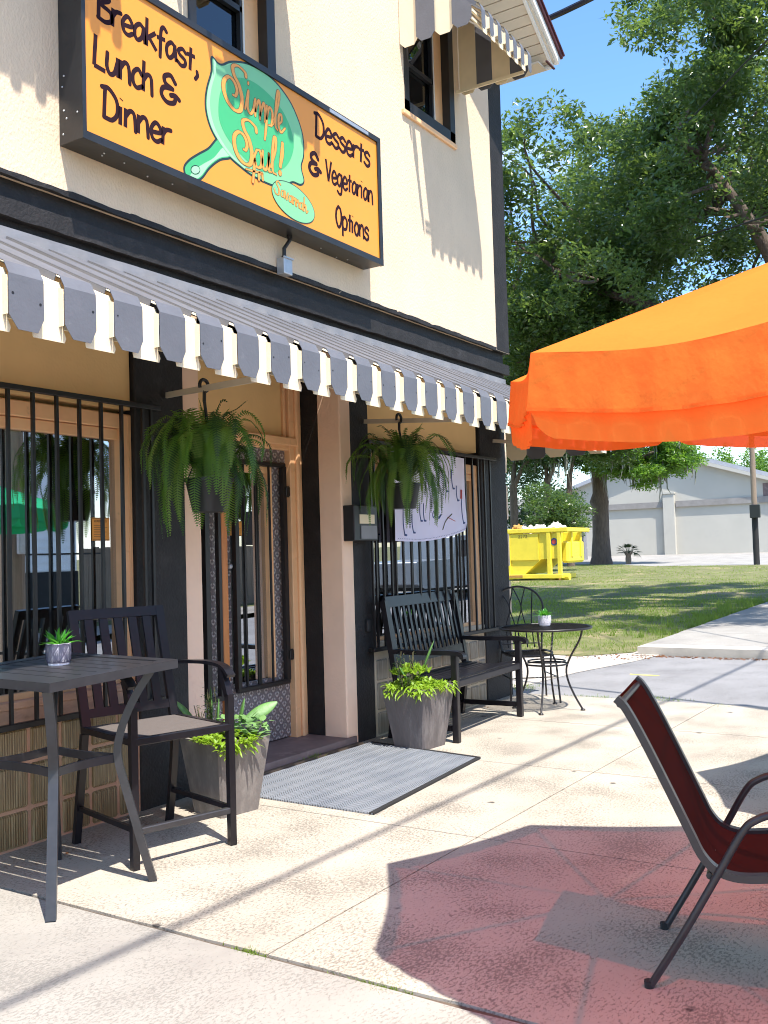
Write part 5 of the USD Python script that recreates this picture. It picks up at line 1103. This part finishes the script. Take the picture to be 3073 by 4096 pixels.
t = meshkit.text_mesh('2273', .11, .003); obj('number', MB().add(np.c_[X0 - .0525 - t.vertices[:, 2], 11.62 - t.vertices[:, 0], dz + 1.60 + t.vertices[:, 1]], t.faces), M['goldline'], dp)
disc = Point(10.22, 0).buffer(.135)
sk_ = obj('round_sticker', MB().poly(affinity.translate(Point(0, 0).buffer(.14, 16), 0, 0), .004, ((X0 - .006, 10.18, dz + 1.42), (0, -1, 0), (0, 0, 1))), M['inkblue'], dp)
obj('sticker_centre', MB().poly(Point(0, 0).buffer(.085, 16), .004, ((X0 - .0105, 10.18, dz + 1.42), (0, -1, 0), (0, 0, 1))), M['inkred'], sk_)
rr = random.Random(77)
for yy, s, m_, nm, lab in ((12.0, .30, 'rust', 'cardboard', 'flattened brown cardboard sticking up at the left end of the dumpster'), (11.75, .20, 'debris', 'rubbish_bag', 'leftmost pale bag in the dumpster, beside the cardboard'), (11.45, .24, 'debris', 'rubbish_bag', 'second pale bag from the left in the dumpster'),
        (11.1, .17, 'debris', 'rubbish_bag', 'low crumpled pale bag in the middle of the dumpster heap'), (10.8, .22, 'white', 'rubbish_bag', 'whitish bag right of the middle of the dumpster heap'), (10.45, .25, 'white', 'rubbish_bag', 'rightmost rounded white bag in the dumpster')):
    xx = rr.uniform(31.0, 31.8); t = trimesh.creation.icosphere(3, 1.0); v = t.vertices * (s * 1.2, s * rr.uniform(1, 1.4), s * .75); v = v + (meshkit.fbm(t.vertices * 2.6 + yy * 5, 4)[:, None] - .5) * s * 1.5 * t.vertices
    obj(nm, MB().add(v + (xx, yy, dz + 1.88 + rr.uniform(-.04, .08)), t.faces), M[m_], group='rubbish heaped in the dumpster', label=lab, cat='rubbish')

# ------------------------------------------------------------------ long pale building behind the lawn
lb = thing('pale_building', 'long pale rendered low building with a gable behind the lawn', 'building', (70, 15, .8))
XB = 70.0; zb = .55
obj('wall', MB().poly(Polygon([(-38, zb - .4), (-4, zb - .4), (-4, 4.2), (-9.2, 5.9), (-17.6, 8.55), (-26, 5.9), (-38, 5.0)]), .3, ((XB + .3, 0, 0), (0, -1, 0), (0, 0, 1))), M['sitewall'], lb)
obj('ledge', MB().box(XB - .16, XB - .001, 17.95, 36, 4.36, 4.80), M['sitetrim'], lb); obj('ledge', MB().box(XB - .16, XB - .001, 4.2, 16.98, 4.36, 4.80), M['sitetrim'], lb)
obj('pilaster', MB().box(XB - .34, XB - .002, 17.05, 17.88, zb - .3, 5.40).box(XB - .40, XB - .003, 17.0, 17.95, 5.36, 5.48), M['sitewall'], lb)
def roofslab(y0, z0, y1, z1, nm, m_, th=.32, xo=-.45):
    mb = MB(); v = [(x, y, z + h) for x in (XB + xo, XB + 24) for y, z in ((y0, z0), (y1, z1)) for h in (0, th)]
    mb.add(v, [(0, 1, 3, 2), (4, 6, 7, 5), (0, 4, 5, 1), (2, 3, 7, 6), (0, 2, 6, 4), (1, 5, 7, 3)]); obj(nm, mb, m_, lb)
roofslab(17.6, 8.55, 4.0, 4.15, 'roof', M['roofgrey'], .30); roofslab(17.6, 8.55, 31, 4.15, 'roof', M['roofgrey'], .30)
roofslab(17.6, 8.28, 4.0, 3.88, 'fascia', M['sitewall'], .26, -.5)
obj('end_wall', MB().box(XB - .02, XB + 24, 4.0, 4.3, zb - .4, 4.4), M['sitewall'], lb)
obj('recess_panel', MB().box(XB - .02, XB - .004, 9.4, 10.75, 4.82, 5.75), M['slate'], lb)
# road pole with box on the right
rp = thing('utility_pole', 'grey wooden pole with a dark box at the right edge of the lawn', 'utility pole', (43.94, 5.82, .47))
obj('post', MB().tube([(43.94, 5.82, .2), (43.94, 5.80, 9.5)], [.135, .12], 14), M['wood_pole'], rp, smooth=50)
obj('dark_base', MB().tube([(43.94, 5.82, .35), (43.94, 5.82, 2.65)], .141, 14), M['rubber'], rp, smooth=50)
obj('control_box', MB().box(43.66, 43.80, 5.52, 5.98, 2.62, 3.23, ch=.02), M['darkpanel'], rp)
# dark boarded panel by the tree
pn_ = thing('dark_panel_hut', 'dark panelled low kiosk on a grey plinth beside the dumpster', 'kiosk', (60, 21.2, .7))
obj('panel', MB().box(60, 60.3, 20.55, 22.2, 1.5, 3.25, ch=.03), M['darkpanel'], pn_); obj('plinth', MB().box(59.9, 60.6, 20.42, 22.2, .5, 1.47, ch=.03), M['sitetrim'], pn_); obj('side_post', MB().box(59.92, 60.4, 20.40, 20.54, .6, 3.27, ch=.02), M['gray_flash'], pn_)

# ------------------------------------------------------------------ trees
def leafcloud(centers, npc, rad, size, seed, flat=.75, asp=.42):
    g = np.random.default_rng(seed); C_ = np.repeat(np.asarray(centers, float), npc, 0); n = len(C_)
    d = g.normal(size=(n, 3)); d /= np.linalg.norm(d, axis=1)[:, None]; d *= (g.random((n, 1)) ** .45) * rad; d[:, 2] *= flat
    p = C_ + d
    a = g.normal(size=(n, 3)); a[:, 2] *= .6; a += d / rad * .9; a /= np.linalg.norm(a, axis=1)[:, None]
    nrm = g.normal(size=(n, 3)) * .8 + np.array([-.1, -.2, .75]); s = np.cross(a, nrm); s /= np.linalg.norm(s, axis=1)[:, None]; nn_ = np.cross(s, a)
    L_ = (size * g.uniform(.65, 1.25, (n, 1))); W_ = L_ * asp
    V = np.stack([p - a * L_ * .5, p + s * W_ * .5 + nn_ * W_ * .12, p + a * L_ * .5, p - s * W_ * .5 + nn_ * W_ * .12], 1).reshape(-1, 3)
    i = np.arange(n) * 4; F = np.vstack([np.stack([i, i + 1, i + 2], 1), np.stack([i, i + 2, i + 3], 1)])
    return V, F
def lobes(ls, n, seed, thr=.42, fr=.32, shell=.55):
    """cluster centres in ellipsoids, thinned by noise so that gaps open"""
    g = np.random.default_rng(seed); out = []; tot = sum(a * b * c for _, (a, b, c) in ls)
    for (c, r) in ls:
        k = int(n * (r[0] * r[1] * r[2]) / tot); got = 0
        while got < k:
            d = g.normal(size=(k * 2, 3)); d /= np.linalg.norm(d, axis=1)[:, None]; q = d * (g.random((len(d), 1)) ** shell)
            lump = 1 + .28 * (meshkit.fbm(d * 2.1 + np.array(c), 3, seed) - .5)[:, None] * 2
            p = np.array(c) + q * np.array(r) * lump
            p = p[meshkit.fbm(p * fr, 3, seed + 1) > thr][: k - got]; out.append(p); got += len(p)
    return np.vstack(out)
def clumps(ls, nsub, per, rsub, gap, seed, up=-.35, shell=.4):
    """rounded foliage clumps: sub-lobes in the ellipsoids, leaf clusters over the upper side of each"""
    g = np.random.default_rng(seed); c = lobes(ls, nsub, seed, .40, .5, shell); d = g.normal(size=(len(c), per, 3)); d /= np.linalg.norm(d, axis=2)[:, :, None]
    d[..., 2] = np.where(d[..., 2] < up, -d[..., 2] * .6, d[..., 2]); r = rsub * g.uniform(.65, 1.3, (len(c), 1, 1)); p = (c[:, None] + d * r * np.array([1.15, 1.15, .75]) * g.uniform(.75, 1.05, d.shape[:2] + (1,))).reshape(-1, 3)
    q = np.stack([p[:, 0] - SUN[0] / SUN[2] * p[:, 2], p[:, 1] - SUN[1] / SUN[2] * p[:, 2], 0 * p[:, 0]], 1)
    return p[meshkit.fbm(q * (.55, 1.3, 1), 3, seed + 3) < gap]
def limb(mb, p, q, r0_, r1_, seed, bend=.12, n=9):
    g = np.random.default_rng(seed); p, q = np.array(p, float), np.array(q, float); ln = np.linalg.norm(q - p); t = np.linspace(0, 1, 5)[:, None]
    P_ = p + (q - p) * t; P_[1:-1] += g.normal(size=(3, 3)) * ln * bend * .55 * np.array([.6, 1, .7]); sp = crom(P_, 5); mb.tube(sp, np.linspace(r0_, r1_, len(sp)), n); return sp
def tree(name, label, base, trunk, limbs, ls, nclus, npc, crad, lsize, lm, seed, group=None, thr=.42, fr=.32, twigs=60, moss=0, clump=None, parts_bark='bark'):
    t = thing(name, label, 'tree', base); b = np.array(base, float); tr = MB()
    tr.tube(np.array([b + np.array(q[:3]) for q in trunk]), [q[3] for q in trunk], 14); obj('trunk', tr, M[parts_bark], t, smooth=60)
    cl = clumps(ls, *clump, seed) if clump else lobes(ls, nclus, seed, thr, fr); g = np.random.default_rng(seed + 5); lb_ = MB(); top = b + np.array(trunk[-1][:3]); mains = []
    for k, q in enumerate(limbs): mains.append(limb(lb_, top - (0, 0, .3), q, trunk[-1][3] * .7, .06, seed + k, .10))
    allp = np.vstack(mains) if mains else np.array([top])
    for k in range(twigs):
        c = cl[g.integers(len(cl))]; o = allp[np.argmin(np.linalg.norm(allp - c, axis=1) + 0.0)]; limb(lb_, o, c, .03 + .012 * np.linalg.norm(c - o), .010, seed + 100 + k, .12, 5)
    obj('limbs', lb_, M[parts_bark], t, smooth=60)
    V, F = leafcloud(cl, npc, crad, lsize, seed + 9); mb = MB(); mb.add(V, F); obj('crown', mb, M[lm], t)
    if moss:
        ms = MB(); low = cl[np.argsort(cl[:, 2])[: len(cl) // 2]]
        for k in range(moss):
            p = low[g.integers(len(low))]; L_ = g.uniform(.5, 1.5); 
            for j in range(4):
                o = p + g.normal(size=3) * .14; ms.tube([o, o + (g.normal() * .05, g.normal() * .05, -L_ * .5), o + (g.normal() * .1, g.normal() * .1, -L_ * g.uniform(.7, 1.1))], [.03, .035, .006], 4)
        obj('hanging_moss', ms, M['moss'], t, kind='stuff')
    return t
# near live oak: crown fills the upper right of the view
near = [((16.5, 3.0, 7.3), (4.2, 3.8, 2.6)), ((16.3, .2, 8.9), (4.4, 3.4, 2.7)), ((15.8, -3.2, 9.9), (5, 4, 3.4)), ((19.0, 5.4, 7.3), (4.2, 3.6, 2.7)), ((18.0, 1.0, 6.0), (5.0, 5.4, 2.0)), ((22, 8.8, 7.6), (4, 3.4, 2.8)), ((20.5, 2.0, 10.5), (4.5, 4.0, 2.2)), ((22.5, -3, 9), (5, 5, 3.5)), ((20.5, 4.0, 5.2), (4, 4.6, 1.5))]
tree('live_oak', 'large spreading oak with glossy leaves overhanging the lawn', (17.6, -3.6, 0), [(0, 0, -.2, .72), (0, 0, .6, .58), (.1, .1, 1.8, .5), (.1, .3, 3.2, .46)],
     [(16.5, 3.2, 7.0), (19.5, 5.8, 6.6), (22.2, 8.8, 7.4), (16, .5, 9.0), (15.5, -3.5, 10), (14, -6.4, 9), (21, 1.5, 9.6), (22.5, -3.5, 9), (18.2, 4.0, 5.0)], near, 0, 58, .36, .135, 'oakleaf', 31, twigs=170, clump=(470, 24, .85, .53))
# trees behind
tree('shade_tree', 'tree with a thick bare trunk and hanging moss in front of the pale building', (49.6, 15.35, .55), [(0, .05, -.2, .72), (0, .03, .35, .56), (0, 0, 1.6, .47), (.05, 0, 3.2, .46), (.05, .05, 3.5, .54), (.05, 0, 4.0, .40), (.05, .05, 6.5, .34)],
     [(49, 12.4, 7.2), (48.5, 10.9, 6.4), (50, 18, 8), (50, 15.5, 12)], [((48.8, 12.2, 6.3), (2.6, 1.9, 1.6)), ((48.3, 10.6, 6.4), (1.8, 1.1, 1.2)), ((49, 14.3, 6.2), (2.2, 1.6, 1.2)), ((50, 15, 10.0), (3, 4, 2.4)), ((50, 19, 8.5), (2.4, 2.4, 2.0))], 0, 50, .42, .20, 'limeleaf', 41, moss=70, twigs=60, clump=(190, 16, .65, .75))
tree('yard_tree', 'leftmost dark leaved tree behind the dumpster', (45, 18.4, .5), [(0, 0, -.2, .30), (0, .1, 2, .22), (.1, .15, 4.5, .2)], [(45, 18.6, 8), (45, 17.2, 7)], [((45, 18.6, 7.3), (3, 2.2, 2.8)), ((45.5, 19.5, 10), (4, 3.5, 2.6))], 260, 62, .6, .2, 'darkleaf', 51, twigs=30, moss=14)
tree('yard_tree', 'middle slim dark tree behind the dumpster', (45.6, 16.9, .5), [(0, 0, -.2, .26), (0, -.1, 2, .2), (.1, -.1, 4.8, .18)], [(45.6, 16.6, 8.5), (45, 15.8, 7)], [((45.6, 16.6, 8.2), (3, 1.7, 2.6))], 190, 62, .6, .2, 'darkleaf', 52, twigs=30, moss=10)
tree('yard_tree', 'slim leaning dark tree between the dumpster and the mossy tree', (46.4, 15.9, .5), [(0, 0, -.2, .22), (0, .05, 2, .18), (.1, -.05, 5, .15)], [(46.4, 15.6, 8.0)], [((46.4, 15.6, 7.9), (2.4, 1.5, 2.1))], 130, 62, .55, .2, 'darkleaf', 53, twigs=20, moss=8)
tree('round_bush', 'dense green bush rising behind the dumpster', (40.2, 14.5, .42), [(0, 0, -.1, .12), (0, 0, .8, .1), (0, 0, 1.2, .09)], [(40, 14.9, 3), (40, 14, 2.8), (40, 13.1, 2.6)], [((40.2, 14.7, 3.0), (1.7, 1.6, 1.5)), ((40.2, 13.4, 2.9), (1.4, 1.2, 1.1)), ((40.4, 15.6, 2.6), (1.4, 1.0, 1.3))], 300, 60, .36, .15, 'oakleaf', 61, twigs=24, thr=.40)
tree('lime_tree', 'bright yellow green tree just beyond the corner of the building', (37, 20.0, .4), [(0, 0, -.2, .35), (0, 0, 3, .28), (0, .1, 6, .24)], [(36.5, 18.5, 11), (37, 16.6, 9)], [((36.6, 18.4, 10.2), (3.2, 3.0, 3.6)), ((36.2, 17.2, 7.2), (2.6, 1.8, 1.9)), ((37, 20.5, 8), (4, 3, 3.5))], 420, 60, .6, .18, 'limeleaf', 71, twigs=40)
for k, (yy, zz, r_, lab) in enumerate(((16.2, 9.0, 2.6, 'rounded green tree above the roof right of the utility pole'), (19.9, 9.0, 1.5, 'small rounded tree top above the roof of the pale building'), (11.0, 8.6, 3.2, 'far green tree at the right edge behind the pale roof'))):
    tree('far_tree', lab, (98, yy, 1.2), [(0, 0, -.2, .3), (0, 0, 4, .25), (0, 0, 6, .2)], [(98, yy, zz)], [((98, yy, zz), (3, r_, 2.3)), ((98, yy + .8, zz - 2), (3, r_, 2.0))], 150, 60, .7, .3, 'limeleaf', 81 + k, twigs=10)
hd = np.array([[70 + 34 + R.uniform(0, 20), R.uniform(-20, 60), R.uniform(2, 7.5)] for _ in range(900)])
V, F = leafcloud(hd, 40, 1.2, .5, 91); obj('far_wood', MB().add(V, F), M['darkleaf'], kind='stuff', label='far line of dark trees beyond the pale building', cat='trees')
hd = np.array([[R.uniform(52, 58), R.uniform(19.6, 34), R.uniform(1.2, 9.5)] for _ in range(620)])
V, F = leafcloud(hd, 56, .8, .24, 92); obj('far_wood', MB().add(V, F), M['darkleaf'], kind='stuff', label='dense dark greenery behind the dumpster', cat='trees')
# little palm
pm = thing('small_palm', 'short fan palm growing beside the mossy tree', 'palm', (49.0, 13.62, .54)); b = np.array([49.0, 13.62, .5])
obj('trunk', MB().tube([b, b + (0, 0, .3), b + (0, 0, .62)], [.15, .17, .12], 10), M['wood_pole'], pm, smooth=50)
rr = random.Random(6)
for k in range(6): a = rr.uniform(0, 6.28); obj('leaf_stalk', MB().tube([b + (0, 0, .3), b + (math.cos(a) * .25, math.sin(a) * .25, .75)], [.05, .03], 6), M['wood_pole'], pm)
for k in range(15):
    az = 2 * math.pi * k / 15 + rr.uniform(-.2, .2); el = rr.uniform(-.25, 1.25); mb = MB(); d0 = np.array([math.cos(az) * math.cos(el), math.sin(az) * math.cos(el), math.sin(el)]); h = b + (0, 0, .62) + d0 * .42
    mb.tube([b + (0, 0, .55), h], .012, 4)
    for j in range(13):
        f = (j - 6) / 6 * 1.15; s = np.cross(d0, (0, 0, 1)); s /= np.linalg.norm(s); d = d0 * math.cos(f) + s * math.sin(f)
        leaf(mb, h, d, (0, 0, 1) if el < 1 else (1, 0, 0), .42 * (1 - .25 * abs(f)), .02, .4, 3, .35 + (.5 if el < .1 else 0), blunt=.7)
    obj('fan_leaf', mb, M['palm'], pm)

# ------------------------------------------------------------------ grass and weeds
def blades(pts, hmin, hmax, w, seed, lean=.5):
    g = np.random.default_rng(seed); n = len(pts); a = g.uniform(0, 2 * np.pi, n); h = g.uniform(hmin, hmax, n); b = a + g.uniform(.8, 2.2, n)
    d = np.stack([np.cos(a), np.sin(a), np.zeros(n)], 1) * (w if np.ndim(w) == 0 else w[:, None]) * .5; tip = np.stack([np.cos(b) * h * lean * g.random(n), np.sin(b) * h * lean * g.random(n), h], 1)
    V = np.stack([pts - d, pts + d, pts + tip], 1).reshape(-1, 3); i = np.arange(n) * 3
    return V, np.stack([i, i + 1, i + 2], 1)
g = np.random.default_rng(101); PT = []
from shapely import prepared, contains_xy
for (xa, xb, dens) in ((9.1, 14, 900), (14, 20, 420), (20, 30, 170), (30, 52, 60)):
    # only the wedge that the view can hold, with a margin on both sides
    n = int(dens * (xb - xa) * 16); xs = g.uniform(xa, xb, n); ys = g.uniform(0, 1, n) * 16
    ymax = -4.26 + (xs + 3.2) * .62 + 2; ok = (ys < ymax) & contains_xy(lawn_poly, xs, ys)
    xs, ys = xs[ok], ys[ok]; cl = meshkit.fbm(np.stack([xs * .8, ys * .8, 0 * xs], 1), 3, 4); edge = np.clip((xs - 9.2) / 1.8, .15, 1)
    ok = g.random(len(xs)) < np.clip((cl - .33) * 4, .10, 1) * edge; PT.append(np.stack([xs[ok], ys[ok], gz(xs[ok]) - .008], 1))
PT = np.vstack(PT); dist = PT[:, 0] + 3
V, F = blades(PT, .022, .055, .006 + dist * .00042, 102, .9); obj('lawn_grass', MB().add(V, F), M['grass'], kind='stuff', label='short green and yellowed lawn grass beside the footpath', cat='grass')
pts = []
for k in range(120):
    xx = g.uniform(11.5, 20); yy = .25 + abs(g.normal(0, .5)); pts.append(np.stack([xx + g.normal(0, .05, 26), yy + g.normal(0, .05, 26), np.full(26, float(gz(xx)) - .006)], 1))
pts = np.vstack(pts); V, F = blades(pts, .06, .16, .010, 103, .8); obj('tall_grass', MB().add(V, F), M['grass'], kind='stuff', label='longer grass tufts along the edge of the footpath', cat='grass')
def weed(label, c, r, n, hmax, seed):
    hmax *= .5
    g = np.random.default_rng(seed); p = np.stack([c[0] + g.normal(0, r[0], n), c[1] + g.normal(0, r[1], n), np.full(n, c[2])], 1); V, F = blades(p, hmax * .3, hmax, .006 + 0 * p[:, 0], seed, 1.6)
    obj('weed', MB().add(V, F), M['grass'], label=label, cat='weed', kind='stuff')
weed('small green weed in the pavement seam near the middle of the slab edge', (-.472, -1.865, -.01), (.02, .045), 150, .045, 1)
weed('larger pale green weed in the pavement seam by the umbrella shadow', (-.475, -2.44, -.01), (.025, .07), 330, .035, 2)
weed('dark weed growing at the foot of the door step', (2.30, -.05, .01), (.05, .015), 90, .08, 3)
weed('thin weeds in the gravel behind the bistro table', (6.15, .12, -.012), (.12, .10), 160, .10, 4)
weed('thin weeds at the edge of the lane between table and sling chair', (5.85, -.75, -.015), (.06, .14), 130, .06, 5)
weed('thin weeds at the edge of the lane further right', (5.95, -1.35, -.015), (.06, .16), 130, .055, 6)
weed('small weeds at the pavement edge by the sling chair back', (5.72, -1.95, -.01), (.05, .12), 80, .05, 7)
# dry leaves in the shade along the wall
mb = MB(); rr = random.Random(3)
for k in range(70):
    p = np.array([rr.uniform(-1.5, .9) if k < 40 else rr.uniform(3.2, 5.0), rr.uniform(-.30, -.03), .003]); a = rr.uniform(0, 6.28); s = rr.uniform(.006, .016); e = np.array([math.cos(a), math.sin(a), .2]) * s; f_ = np.array([-math.sin(a), math.cos(a), .1]) * s * .5
    mb.add([p - e, p - f_, p + e, p + f_], [(0, 1, 2), (0, 2, 3)])
obj('fallen_leaves', mb, M['litter'], kind='stuff', label='small dry leaves and crumbs along the foot of the wall', cat='leaves')
